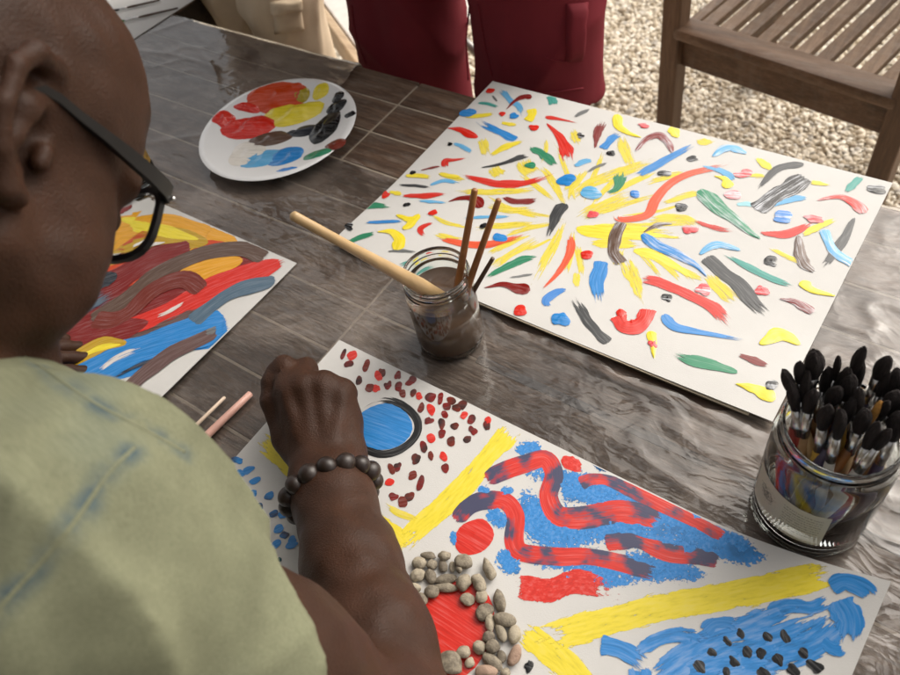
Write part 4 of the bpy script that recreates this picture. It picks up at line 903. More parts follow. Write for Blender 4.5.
def brush(name, a, b, label, r0, r1, hm, group=None, bl=.022, fl=.02, br=.004, end=True, bm_=BRIST):
    """handle end a, bristle tip b"""
    a = np.array(a, float); b = np.array(b, float); d = (b-a)/np.linalg.norm(b-a); Lh = np.linalg.norm(b-a)-bl-fl
    root = empty(name, a, label, 'paintbrush', group)
    mb = MB(); s = [0, .008, .3, .55, .8, 1.0]; pr = [r1*.55, r1*.9, r1, (r0+r1)/2*1.02, r0*1.08, r0*.9]
    mb.tube([a+d*Lh*t for t in s], pr, 12); mb.build('handle', hm, root)
    mb = MB(); mb.tube([a+d*(Lh-.001), a+d*(Lh+fl*.3), a+d*(Lh+fl*.34), a+d*(Lh+fl*.42), a+d*(Lh+fl)], [r0*.96, r0*.98, r0*1.08, r0*.98, br*.82], 12); mb.build('ferrule', FERR, root)
    q = [(0, .80), (.12, .92), (.3, 1.08), (.5, 1.16), (.68, 1.08), (.82, .88), (.92, .62), (.98, .36), (1, .08)]
    mb = MB(); mb.tube([a+d*(Lh+fl-.0005+bl*t) for t, _ in q], [br*k for _, k in q], 18)
    # hairs clump into ridges and stray at the tip
    sd_ = int(abs(b[0]*9173+b[1]*5311+b[2]*3571)*10) % 9973; e1_ = np.cross(d, (0.3, .9, .2)); e1_ /= np.linalg.norm(e1_); rgd = SN(sd_, 6, .5, 1.6, 2); vv_ = np.array(mb.v); t_ = (vv_-(a+d*(Lh+fl)))@d/bl
    ax_ = vv_-(a+d*(Lh+fl))-np.outer((vv_-(a+d*(Lh+fl)))@d, d); an_ = np.arctan2(ax_@np.cross(d, e1_), ax_@e1_)
    k_ = 1+.13*np.clip(t_, 0, 1)*np.sin(an_*5+sd_)+.10*np.clip(t_, 0, 1)*np.sin(an_*9+2*sd_); fl_ = 1-.12*((sd_ % 3) == 0)*np.clip(t_*2, 0, 1)*np.abs(np.cos(an_))
    vv_ = vv_+ax_*((k_*fl_-1)[:, None])+e1_*(br*.5*np.clip(t_, 0, 1)**2*math.sin(sd_))[:, None]+np.outer(bl*.06*np.sin(an_*3+sd_)*np.clip(t_-.6, 0, 1), d); mb.v = [tuple(p_) for p_ in vv_]
    mb.build('bristles', bm_, root)
    return root
# brushes standing in the murky water, bristles down
_A = w(421, 286, WJ[2]+WH+.0075); _B = w(441, 297, .094); _d = _A-_B
def along_to_px(P, d, px):
    lo_, hi_ = 0., 12.
    for _ in range(50):
        md_ = (lo_+hi_)/2; c_ = RM.T @ (P+d*md_-np.array([0, 0, CAM_H])); x = 450+F_PX*c_[0]/c_[2]
        if x > px: lo_ = md_
        else: hi_ = md_
    return P+d*lo_
_E = along_to_px(_A, _d, 292)
brush('paintbrush', _E, _B-_d*.9, 'thick pale wooden brush handle leaning far out of the murky water jar', .0078, .0050, H_PALE, 'brushes in the water jar', bl=.018, fl=.012, br=.007)
def in_water(top, entry, zt, ze, label, r, hm):
    a = w(*top, zt); e = w(*entry, ze); d = (e-a)/np.linalg.norm(e-a); brush('paintbrush', a, e+d*.05, label, r, r*.92, hm, 'brushes in the water jar', bl=.016, fl=.016, br=r)
in_water((475, 189), (456, 295), .215, .086, 'taller of the two orange-brown brush handles standing in the murky water jar', .0040, H_ORANGE)
in_water((499, 199), (464, 297), .200, .086, 'orange-brown brush handle at right leaning out of the murky water jar', .0038, H_ORANGE)
in_water((493, 258), (474, 290), .140, .086, 'short dark pointed brush handle barely above the water jar rim', .0027, H_DARK)

# --- jar full of brushes
BJ = w(806, 510, 0); BJ[2] = .0025; BH = .150; BRr = .0500; BN = .0455
bj = empty('brush_jar', BJ, 'tall glass jar with a paper label, packed with brushes, at the right edge', 'jar')
mb = MB(); mb.lathe(BJ, bump_profile(BRr, BH, BN, t=.0028, base=.008), 72); mb.build('glass_body', GLASS, bj)
def label_mat():
    mt, n, l = new_mat('jar_label')
    out = N(n, 'ShaderNodeOutputMaterial'); b = N(n, 'ShaderNodeBsdfPrincipled'); l.new(b.outputs[0], out.inputs['Surface'])
    uv = N(n, 'ShaderNodeUVMap', uv_map='UVMap'); sp = N(n, 'ShaderNodeSeparateXYZ'); l.new(uv.outputs[0], sp.inputs[0]); u, v = sp.outputs[0], sp.outputs[1]
    nz = N(n, 'ShaderNodeTexNoise', i_Scale=26.0, i_Detail=6.0, i_Roughness=.7); l.new(uv.outputs[0], nz.inputs['Vector'])
    # botanical print on the left half
    dx = math_n(n, l, 'SUBTRACT', u, .27); dy = math_n(n, l, 'SUBTRACT', v, .60); d2 = math_n(n, l, 'ADD', math_n(n, l, 'MULTIPLY', dx, math_n(n, l, 'MULTIPLY', dx, 12.)), math_n(n, l, 'MULTIPLY', dy, math_n(n, l, 'MULTIPLY', dy, 6.)))
    pl_ = math_n(n, l, 'GREATER_THAN', math_n(n, l, 'SUBTRACT', nz.outputs['Fac'], math_n(n, l, 'MULTIPLY', d2, .5)), .46)
    # small lines of print on the right half
    row = math_n(n, l, 'GREATER_THAN', math_n(n, l, 'FRACT', math_n(n, l, 'MULTIPLY', v, 13.)), .62)
    mp = N(n, 'ShaderNodeMapping'); l.new(uv.outputs[0], mp.inputs['Vector']); mp.inputs['Scale'].default_value = (90, 13, 1)
    nn = N(n, 'ShaderNodeTexNoise', i_Scale=1.0, i_Detail=2.0); l.new(mp.outputs[0], nn.inputs['Vector'])
    tx = math_n(n, l, 'MULTIPLY', row, math_n(n, l, 'GREATER_THAN', nn.outputs['Fac'], .47))
    tx = math_n(n, l, 'MULTIPLY', tx, math_n(n, l, 'MULTIPLY', math_n(n, l, 'GREATER_THAN', u, .52), math_n(n, l, 'LESS_THAN', u, .94)))
    tx = math_n(n, l, 'MULTIPLY', tx, math_n(n, l, 'MULTIPLY', math_n(n, l, 'GREATER_THAN', v, .18), math_n(n, l, 'LESS_THAN', v, .88)))
    ink = math_n(n, l, 'MAXIMUM', math_n(n, l, 'MULTIPLY', pl_, .8), math_n(n, l, 'MULTIPLY', tx, .6))
    mx = N(n, 'ShaderNodeMix', data_type='RGBA'); l.new(ink, mx.inputs['Factor']); mx.inputs['A'].default_value = (.52, .50, .40, 1); mx.inputs['B'].default_value = (.05, .055, .05, 1)
    l.new(mx.outputs['Result'], b.inputs['Base Color']); b.inputs['Roughness'].default_value = .5; b.inputs['Alpha'].default_value = .93
    return mt
def curved_patch(c, R, a0, a1, z0, z1, skew, n=24, parent=None, name='paper_label', mat=None):
    V = []; UV = []; m_ = 6
    for i in range(n+1):
        for j in range(m_+1):
            a = a0+(a1-a0)*i/n; z = z0+(z1-z0)*j/m_+skew*(i/n-.5)
            V.append((c[0]+R*math.cos(a), c[1]+R*math.sin(a), c[2]+z)); UV.append((i/n, j/m_))
    Fq = [(i*(m_+1)+j, (i+1)*(m_+1)+j, (i+1)*(m_+1)+j+1, i*(m_+1)+j+1) for i in range(n) for j in range(m_)]
    return mesh(name, V, Fq, mat, parent, True, np.array(UV), np.array(UV))
ca_ = math.atan2(-BJ[1], -BJ[0])      # side of the jar that faces the near edge
curved_patch(BJ, BRr+.0004, ca_-1.15, ca_+.42, .032, .086, 0.0, parent=bj, mat=label_mat())
HM = [H_PALE, H_ORANGE, plain('red_handle', (0.30, 0.03, 0.02), .35, .1), plain('tan_handle', (0.38, 0.22, 0.10), .4, .15), plain('violet_handle', (0.055, 0.04, 0.085), .35, .1), plain('yellow_handle', (0.50, 0.30, 0.04), .35, .1), plain('clear_handle', (0.55, 0.52, 0.48), .3, .05)]
tips = [(180,95,1.0,.185),(230,72,1.35,.190),(298,85,.6,.185),(362,58,1.0,.195),(437,80,1.05,.192),(370,100,.8,.18),(440,130,.8,.178),(480,128,1.1,.18),(265,118,.85,.172),(165,172,1.05,.168),(215,182,1.35,.168),(330,140,1.2,.178),(260,232,1.2,.165),(308,258,1.1,.165),(376,245,1.2,.168),(362,185,1.0,.175),(405,288,1.1,.165),(467,188,1.2,.175),(483,262,1.3,.168),(318,118,1.0,.180),(440,302,1.0,.165),(150,128,.9,.178),(415,225,.7,.172),(200,140,1.0,.175),(290,170,1.1,.172),(340,215,1.0,.168),(440,215,1.0,.172),(500,215,1.1,.172),(505,160,1.0,.178)]
ORD = ['first', 'second', 'third', 'fourth', 'fifth', 'sixth', 'seventh', 'eighth', 'ninth', 'tenth', 'eleventh', 'twelfth']
rows_ = sorted(range(len(tips)), key=lambda i: tips[i][1]); third = [rows_[:10], rows_[10:20], rows_[20:]]; spec = {}
for rn, rw in zip(('back', 'middle', 'front'), third):
    for k, i in enumerate(sorted(rw, key=lambda i: tips[i][0])): spec[i] = 'dark-bristled brush, %s from left in the %s row of the labelled jar' % (ORD[k], rn)
spec[22] = 'small orange-tipped brush among the dark ones in the labelled jar'; spec[1] = 'largest fat-headed dark brush at the back left of the labelled jar'; spec[3] = 'tallest dark brush at the back of the labelled jar'
rj = np.random.default_rng(9)
sunf = [(.0425*math.sqrt((k+.5)/len(tips))*math.cos(2.39996*k), .0425*math.sqrt((k+.5)/len(tips))*math.sin(2.39996*k)) for k in range(len(tips))]; free_ = list(range(len(tips)))
tip_off = [w(740+c_[0]/3.07, 340+c_[1]/3.07, c_[3])[:2]-BJ[:2] for c_ in tips]; tm_ = np.mean(tip_off, 0)
for i, (cx, cy, sz, z) in enumerate(tips):
    mid = w(740+cx/3.07, 340+cy/3.07, z)
    # foot inside the jar, opposite side for leaning ones
    off = (mid[:2]-BJ[:2]); q = off/ max(1e-6, np.linalg.norm(off)); lim = BN-.0085
    zr = BJ[2]+BH
    tq_ = (off-tm_)*.8; kf = min(free_, key=lambda k: (sunf[k][0]-tq_[0])**2+(sunf[k][1]-tq_[1])**2); free_.remove(kf); ft = BJ[:2]+np.array(sunf[kf])
    # keep the handle inside the neck where it passes the rim
    t_ = (zr-.011)/(mid[2]-.011); atrim = ft+(mid[:2]-ft)*t_-BJ[:2]; rr_ = np.linalg.norm(atrim)
    if rr_ > lim:
        need = atrim*(lim/rr_)+BJ[:2]; ft = (need-mid[:2]*t_)/(1-t_)
        fo = ft-BJ[:2]; fr_ = np.linalg.norm(fo); ft = BJ[:2]+fo*min(1, .040/max(fr_, 1e-6))
    foot = np.array([ft[0], ft[1], .0125]); d = mid-foot; d /= np.linalg.norm(d); bl = .027*(.75+.3*sz)*(.85+.3*((i*53) % 10)/10)
    tip = mid+d*bl*.5
    brush('paintbrush', foot, tip, spec.get(i, 'dark-bristled paintbrush in the crowd standing bristles up in the labelled jar'), .0044, .0046, HM[i % 7], 'brushes in the labelled jar', bl=bl, fl=.030, br=.0044*sz*(.85+.3*((i*37) % 10)/10), bm_=(plain('orange_bristles', (0.42, 0.20, 0.04), .6, .3, 300) if i == 22 else BRIST))

# --- small jar half hidden behind the glasses
SJ = w(137, 181, 0); SJ[2] = .0025
sj = empty('glass_jar', SJ, 'small glass jar with a gold label half hidden behind the bowed head', 'jar')
mb = MB(); mb.lathe(SJ, bump_profile(.036, .095, .032), 64); mb.build('glass_body', GLASS, sj)
mb = MB(); mb.lathe(SJ, [(0, .0058), (.025, .006), (.0332, .013), (.0334, .030), (0, .030)], 48); mb.build('paint_residue', plain('dark_residue', (.03, .022, .015), .3, .3, 60), sj)
curved_patch(SJ, .0364, -1.0, .9, .028, .058, 0, parent=sj, mat=plain('gold_label', (.42, .25, .05), .4, .5, 90))

# --- two brush handles lying on the plastic beside the sleeve
brush('paintbrush', w(251, 393, .009), w(140, 500, .009), 'thick pink brush handle lying on the plastic beside the sleeve', .0050, .0044, H_PINK, bl=.02, fl=.02, br=.005)
brush('paintbrush', w(225, 397, .007), w(128, 492, .008), 'slim cream brush handle lying next to the pink one', .0026, .0023, H_CREAM, bl=.014, fl=.016, br=.003)
# thin brushes on the far-left paper
brush('paintbrush', w(160, 0, .0075), w(112, 11, .0075), 'thin dark brush nearer the top on the far-left paper', .0022, .0019, H_DARK, bl=.015, fl=.016, br=.0022)
brush('paintbrush', w(178, 8, .0075), w(110, 24, .0075), 'thin green-tipped brush lower on the far-left paper', .0022, .0019, H_DARK, bl=.03, fl=.03, br=.0024, bm_=plain('green_bristles', (.06, .22, .05), .6, .2))

# --- pebbles laid round the red disc
def pebble_mat(name, a, b):
    mt, n, l = new_mat(name)
    out = N(n, 'ShaderNodeOutputMaterial'); bs = N(n, 'ShaderNodeBsdfPrincipled'); l.new(bs.outputs[0], out.inputs['Surface'])
    tc = N(n, 'ShaderNodeTexCoord'); oi = N(n, 'ShaderNodeObjectInfo'); cm = N(n, 'ShaderNodeCombineXYZ'); mm = math_n(n, l, 'MULTIPLY', oi.outputs['Random'], 17.); [l.new(mm, cm.inputs[i]) for i in range(3)]
    ad = N(n, 'ShaderNodeVectorMath', operation='ADD'); l.new(tc.outputs['Object'], ad.inputs[0]); l.new(cm.outputs[0], ad.inputs[1])
    n1 = N(n, 'ShaderNodeTexNoise', i_Scale=150., i_Detail=8., i_Roughness=.7); n2 = N(n, 'ShaderNodeTexNoise', i_Scale=600., i_Detail=5.)
    l.new(ad.outputs[0], n1.inputs['Vector']); l.new(ad.outputs[0], n2.inputs['Vector'])
    s = math_n(n, l, 'ADD', n1.outputs['Fac'], math_n(n, l, 'MULTIPLY', math_n(n, l, 'SUBTRACT', oi.outputs['Random'], .5), .42))
    l.new(ramp_n(n, l, s, [(.3, a), (.7, b)]), bs.inputs['Base Color']); bs.inputs['Roughness'].default_value = .75
    bp = N(n, 'ShaderNodeBump', i_Strength=.7, i_Distance=.0012); l.new(math_n(n, l, 'ADD', n1.outputs['Fac'], math_n(n, l, 'MULTIPLY', n2.outputs['Fac'], .5)), bp.inputs['Height']); l.new(bp.outputs[0], bs.inputs['Normal'])
    return mt
PEB = pebble_mat('grey_beige_stone', (.15, .125, .092), (.42, .365, .27)); PEBR = pebble_mat('reddish_stone', (.16, .09, .06), (.38, .26, .19))
PL = [(180,115,85,38,-10),(255,122,65,48,0),(343,148,88,75,0),(462,192,72,138,18),(138,155,72,52,0),(198,160,52,46,0),(245,170,46,66,10),(290,175,32,50,0),(125,212,66,60,0),(188,212,60,70,20),(258,228,112,44,5),(350,235,76,86,-10),(415,245,62,88,25),(112,265,86,50,-10),(195,287,70,58,-30),(260,268,112,42,0),(75,218,36,32,0),(135,322,80,62,0),(358,325,72,56,0),(428,308,72,66,0),
      (440,372,90,66,30),(513,335,46,92,15),(535,415,112,58,-10),(465,440,52,84,0),(520,480,58,104,20),(580,480,62,82,0),(455,500,60,52,0),(480,545,72,66,0),(570,575,60,96,-10),(465,600,126,64,-38),(520,590,50,70,0),(412,540,60,62,0),(345,565,90,66,20),(285,625,135,108,-25),(450,655,104,56,0),(535,665,52,42,0),(372,620,52,42,0),(322,185,32,32,0),(70,340,60,50,0),(60,420,60,55,0),(75,500,66,56,0),(110,580,70,60,10),(170,640,80,60,0)]
NUM = ['twelve', 'one', 'two', 'three', 'four', 'five', 'six', 'seven', 'eight', 'nine', 'ten', 'eleven']
auto_ = {}
for i, (cx, cy, sw, sh_, an) in enumerate(PL):
    hr = int(round(math.degrees(math.atan2(cx-285, -(cy-440)))/30)) % 12; auto_.setdefault(hr, []).append((math.hypot(cx-285, cy-440), i))
lab2 = {}
for hr, lst in auto_.items():
    lst.sort()
    for k, (_, i) in enumerate(lst): lab2[i] = ('grey-beige pebble at %s o\'clock round the red disc, ' % NUM[hr])+('the only one there' if len(lst) == 1 else ('%s from the disc' % ORD[k] if k else 'nearest the disc'))
plab = {0: 'long flat pebble at the top edge of the ring', 2: 'rough pitted grey pebble at the upper right of the ring', 3: 'large oval pebble lying apart at the upper right of the ring', 10: 'long narrow pebble lying level in the upper arc of the ring', 21: 'narrow upright pebble on the outer right side of the ring', 22: 'broad speckled pebble on the right arc of the ring', 24: 'pointed almond-shaped pebble leaning on the right arc',
        25: 'dark rounded pebble at the outermost right of the ring', 28: 'brown angular pebble at the lower right of the ring', 29: 'long slanting slab-like pebble in the lower right of the ring', 32: 'pale angular pebble at the lower edge of the red disc', 33: 'largest smooth pebble at the bottom of the ring beside the forearm', 34: 'reddish flat pebble at the bottom edge of the picture'}
placed = []
for i, (cx, cy, sw, sh_, an) in enumerate(PL):
    q = S_FRONT.at(390+cx/4.656, 530+cy/4.656); k = depth(q)/F_PX/4.656
    a_, b_ = sw*k/2*1.02, sh_*k/2*1.12; c_ = min(a_, b_)*(.55+.3*((i*29) % 10)/10)
    zb = float(S_FRONT.z(q[0], q[1]))+.0006
    up = 0.0
    for (x, y, r_, h_) in placed:
        if math.hypot(q[0]-x, q[1]-y) < (min(a_, b_)+r_)*.62: up = max(up, h_*.45)
    pos = w(390+cx/4.656, 530+cy/4.656, zb+up+c_*.9)
    bm = bmesh.new(); bmesh.ops.create_icosphere(bm, subdivisions=3, radius=1.0); P = np.array([v.co[:] for v in bm.verts])
    sn = SN(300+i, 7, .12, .42); ang_ = .24 if i in (2, 11, 20, 27, 32, 28) else .15
    fc = SN(500+i, 5, .3, .8); P = P*(1-.10*np.abs(fc(P)))[:, None]
    P2 = P*(1+ang_*sn(P)+.03*SN(900+i, 8, .6, 1.5)(P))[:, None]*np.array([a_, b_, c_])
    th = math.radians(an)+.60; R2 = np.array([[math.cos(th), -math.sin(th), 0], [math.sin(th), math.cos(th), 0], [0, 0, 1]]); P2 = P2 @ R2.T
    for v, p_ in zip(bm.verts, P2): v.co = Vector(tuple(p_))
    me = bpy.data.meshes.new('pebble'); bm.to_mesh(me); bm.free()
    o = link('pebble', me, PEBR if i in (34, 28) else PEB); o.location = Vector(tuple(pos))
    tag(o, plab.get(i, lab2[i]), 'pebble', 'pebbles laid round the red disc')
    placed.append((pos[0], pos[1], min(a_, b_), up+2*c_))

# ================================================================== GARDEN CHAIR (upper right)
TEAKY = wood('brown_teak_y', (0.07, 0.038, 0.018), (0.155, 0.088, 0.046), (0.26, 0.165, 0.10), rough=.55, axis=1, scale=1.2, scuff=.25)
TEAKX = wood('brown_teak_x', (0.06, 0.032, 0.016), (0.125, 0.068, 0.036), (0.21, 0.125, 0.075), rough=.55, axis=0, scale=1.2, scuff=.2)
TEAKZ = wood('brown_teak_z', (0.05, 0.026, 0.013), (0.105, 0.056, 0.029), (0.17, 0.10, 0.058), rough=.55, axis=2, scale=1.2)
SZ = -0.315
pL = w(680, 27, SZ+.0); pR = w(898, 96, SZ+.0)
cx_ = pR-pL; CW = float(np.linalg.norm(cx_))+.03; ux = cx_/np.linalg.norm(cx_); uy = np.array([-ux[1], ux[0], 0]); uz = np.array([0, 0, 1.0])
org = np.array([pL[0], pL[1], 0])-ux*.012
chair = empty('garden_chair', tuple(org+ux*CW/2+uy*.22+np.array([0, 0, G])), 'brown wooden slatted garden chair on the gravel at the upper right', 'chair')
def cbox(name, x, y, z, sx, sy, sz, mat, b=.003):
    mb = MB(); mb.obox(org+ux*x+uy*y+uz*z, ux, uy, uz, sx, sy, sz, b); return mb.build(name, mat, chair, smooth=False)
PW = .048
cbox('front_rail', CW/2, .012, SZ-.058, CW-PW, .028, .075, TEAKX)
mb = MB(); mb.obox(org+ux*CW/2+uy*.004+uz*(SZ-.004), ux, uy, uz, CW-PW+.030, .066, .030, .011); sharp(mb.build('front_seat_edge', TEAKX, chair), 40)
cbox('leg', 0, .0, (G+(SZ+.26))/2, PW, .046, SZ+.26-G, TEAKZ, .004); cbox('leg', CW, .0, (G+(SZ+.26))/2, PW, .046, SZ+.26-G, TEAKZ, .004)
cbox('rear_leg', 0, .47, (G+(SZ+.45))/2, PW, .046, SZ+.45-G, TEAKZ, .004); cbox('rear_leg', CW, .47, (G+(SZ+.45))/2, PW, .046, SZ+.45-G, TEAKZ, .004)
ns = 10; pitch = (CW-PW-.02)/ns
for i in range(ns): cbox('seat_slat', PW/2+.01+pitch*(i+.5), .252, SZ-.008, pitch*.66, .425, .020, TEAKY, .003)
cbox('rear_rail', CW/2, .47, SZ-.03, CW-PW, .028, .07, TEAKX)
for x in (0, CW): cbox('side_rail', x, .235, SZ-.055, .026, .42, .06, TEAKY); cbox('armrest', x, .22, SZ+.272, .06, .54, .024, TEAKY, .006)
cbox('top_rail', CW/2, .472, SZ+.43, CW-PW, .026, .06, TEAKX)
for i in range(8): cbox('back_slat', PW/2+.02+(CW-PW-.04)*(i+.5)/8, .472, SZ+.205, .034, .016, .39, TEAKZ)

# ================================================================== PALE CHAIR behind the standing person
PALEW = wood('pale_wood', (0.30, 0.20, 0.12), (0.44, 0.32, 0.20), (0.56, 0.43, 0.29), rough=.5, axis=0, scale=1.2)
GREYM = plain('grey_metal_tube', (0.22, 0.21, 0.20), .4, .1, 30, metal=.7)
a0 = w(306, -8, -.30); a1 = w(352, 56, -.30); e_ = a1-a0; e_ /= np.linalg.norm(e_); f_ = np.array([-e_[1], e_[0], 0]); 
pch = empty('folding_chair', (a1[0]+.1, a1[1]+.2, G), 'pale wooden chair with grey metal legs behind the person in maroon', 'chair')
mb = MB(); mb.obox(a0+e_*.22+f_*.20+np.array([0, 0, .0]), e_, f_, (0, 0, 1), .46, .36, .018, .004); mb.build('seat', plain('pale_seat', (.62, .58, .54), .5, .05), pch, smooth=False)
mb = MB(); mb.obox(a0+e_*.22-np.array([0, 0, .028])+f_*.005, e_, f_, (0, 0, 1), .48, .022, .075, .004); mb.build('seat_rail', PALEW, pch, smooth=False)
q1 = wy(471, 58, 1.34); mb = MB(); mb.tube([(q1[0], q1[1]+.05, -.31), (q1[0]-.01, q1[1], G)], .020, 10); mb.build('leg', PALEW, pch)
for sx in (0.02, .42):
    p_ = a0+e_*sx+f_*.34; mb = MB(); mb.tube([p_-np.array([0, 0, .01]), np.array([p_[0], p_[1]+.06, G])], .018, 10); mb.build('leg', PALEW, pch)
q2 = wy(452, 30, 1.30); q3 = wy(492, 66, 1.30); mb = MB(); mb.tube([q2, q3], .011, 10); mb.build('metal_brace', GREYM, pch)
q4 = w(598, 101, G+.012); q5 = wy(570, 60, 1.30); mb = MB(); mb.tube([q5, q4], .012, 10); mb.build('metal_leg', GREYM, pch)

# ================================================================== PEOPLE ACROSS THE TABLE
def cloth_mat(name, rgb, rough=.85, patches=None, nscale=6., noise=.12, weave=1400.):
    mt, n, l = new_mat(name)
    out = N(n, 'ShaderNodeOutputMaterial'); b = N(n, 'ShaderNodeBsdfPrincipled'); l.new(b.outputs[0], out.inputs['Surface'])
    tc = N(n, 'ShaderNodeTexCoord'); n1 = N(n, 'ShaderNodeTexNoise', i_Scale=nscale, i_Detail=6., i_Roughness=.6); l.new(tc.outputs['Object'], n1.inputs['Vector'])
    col = ramp_n(n, l, n1.outputs['Fac'], [(.3, tuple(c*(1-noise*1.5) for c in rgb)), (.7, tuple(min(1, c*(1+noise*1.5)) for c in rgb))])
    if patches:
        n3 = N(n, 'ShaderNodeTexNoise', i_Scale=patches[1], i_Detail=3.); l.new(tc.outputs['Object'], n3.inputs['Vector'])
        mr = N(n, 'ShaderNodeMapRange'); mr.inputs['From Min'].default_value = .56; mr.inputs['From Max'].default_value = .72; mr.inputs['To Max'].default_value = patches[2]; l.new(n3.outputs['Fac'], mr.inputs['Value'])
        mx = N(n, 'ShaderNodeMix', data_type='RGBA'); l.new(mr.outputs[0], mx.inputs['Factor']); l.new(col, mx.inputs['A']); mx.inputs['B'].default_value = (*patches[0], 1); col = mx.outputs['Result']
    l.new(col, b.inputs['Base Color']); b.inputs['Roughness'].default_value = rough; b.inputs['Specular IOR Level'].default_value = .2
    wv = N(n, 'ShaderNodeTexNoise', i_Scale=weave, i_Detail=2.); l.new(tc.outputs['Object'], wv.inputs['Vector'])
    bp = N(n, 'ShaderNodeBump', i_Strength=.25, i_Distance=.0008); l.new(wv.outputs['Fac'], bp.inputs['Height']); l.new(bp.outputs[0], b.inputs['Normal'])
    return mt
def skin_mat(name, rgb):
    mt, n, l = new_mat(name)
    out = N(n, 'ShaderNodeOutputMaterial'); b = N(n, 'ShaderNodeBsdfPrincipled'); l.new(b.outputs[0], out.inputs['Surface'])
    tc = N(n, 'ShaderNodeTexCoord'); n1 = N(n, 'ShaderNodeTexNoise', i_Scale=22., i_Detail=6., i_Roughness=.6); n2 = N(n, 'ShaderNodeTexNoise', i_Scale=420., i_Detail=3.); vo = N(n, 'ShaderNodeTexVoronoi', i_Scale=700.)
    for q in (n1, n2, vo): l.new(tc.outputs['Object'], q.inputs['Vector'])
    l.new(ramp_n(n, l, n1.outputs['Fac'], [(.3, tuple(c*.78 for c in rgb)), (.5, rgb), (.72, (rgb[0]*1.28, rgb[1]*1.22, rgb[2]*1.18))]), b.inputs['Base Color'])
    b.inputs['Roughness'].default_value = .52; b.inputs['Specular IOR Level'].default_value = .2
    b.inputs['Subsurface Weight'].default_value = .12; b.inputs['Subsurface Radius'].default_value = (.004, .0016, .001); b.inputs['Subsurface Scale'].default_value = .5
    bp = N(n, 'ShaderNodeBump', i_Strength=.45, i_Distance=.0010); l.new(math_n(n, l, 'ADD', n2.outputs['Fac'], math_n(n, l, 'MULTIPLY', vo.outputs['Distance'], .6)), bp.inputs['Height']); l.new(bp.outputs[0], b.inputs['Normal'])
    return mt
SKIN = skin_mat('dark_brown_skin', (0.043, 0.0185, 0.0102)); SKIN2 = skin_mat('brown_skin', (0.17, 0.085, 0.055))

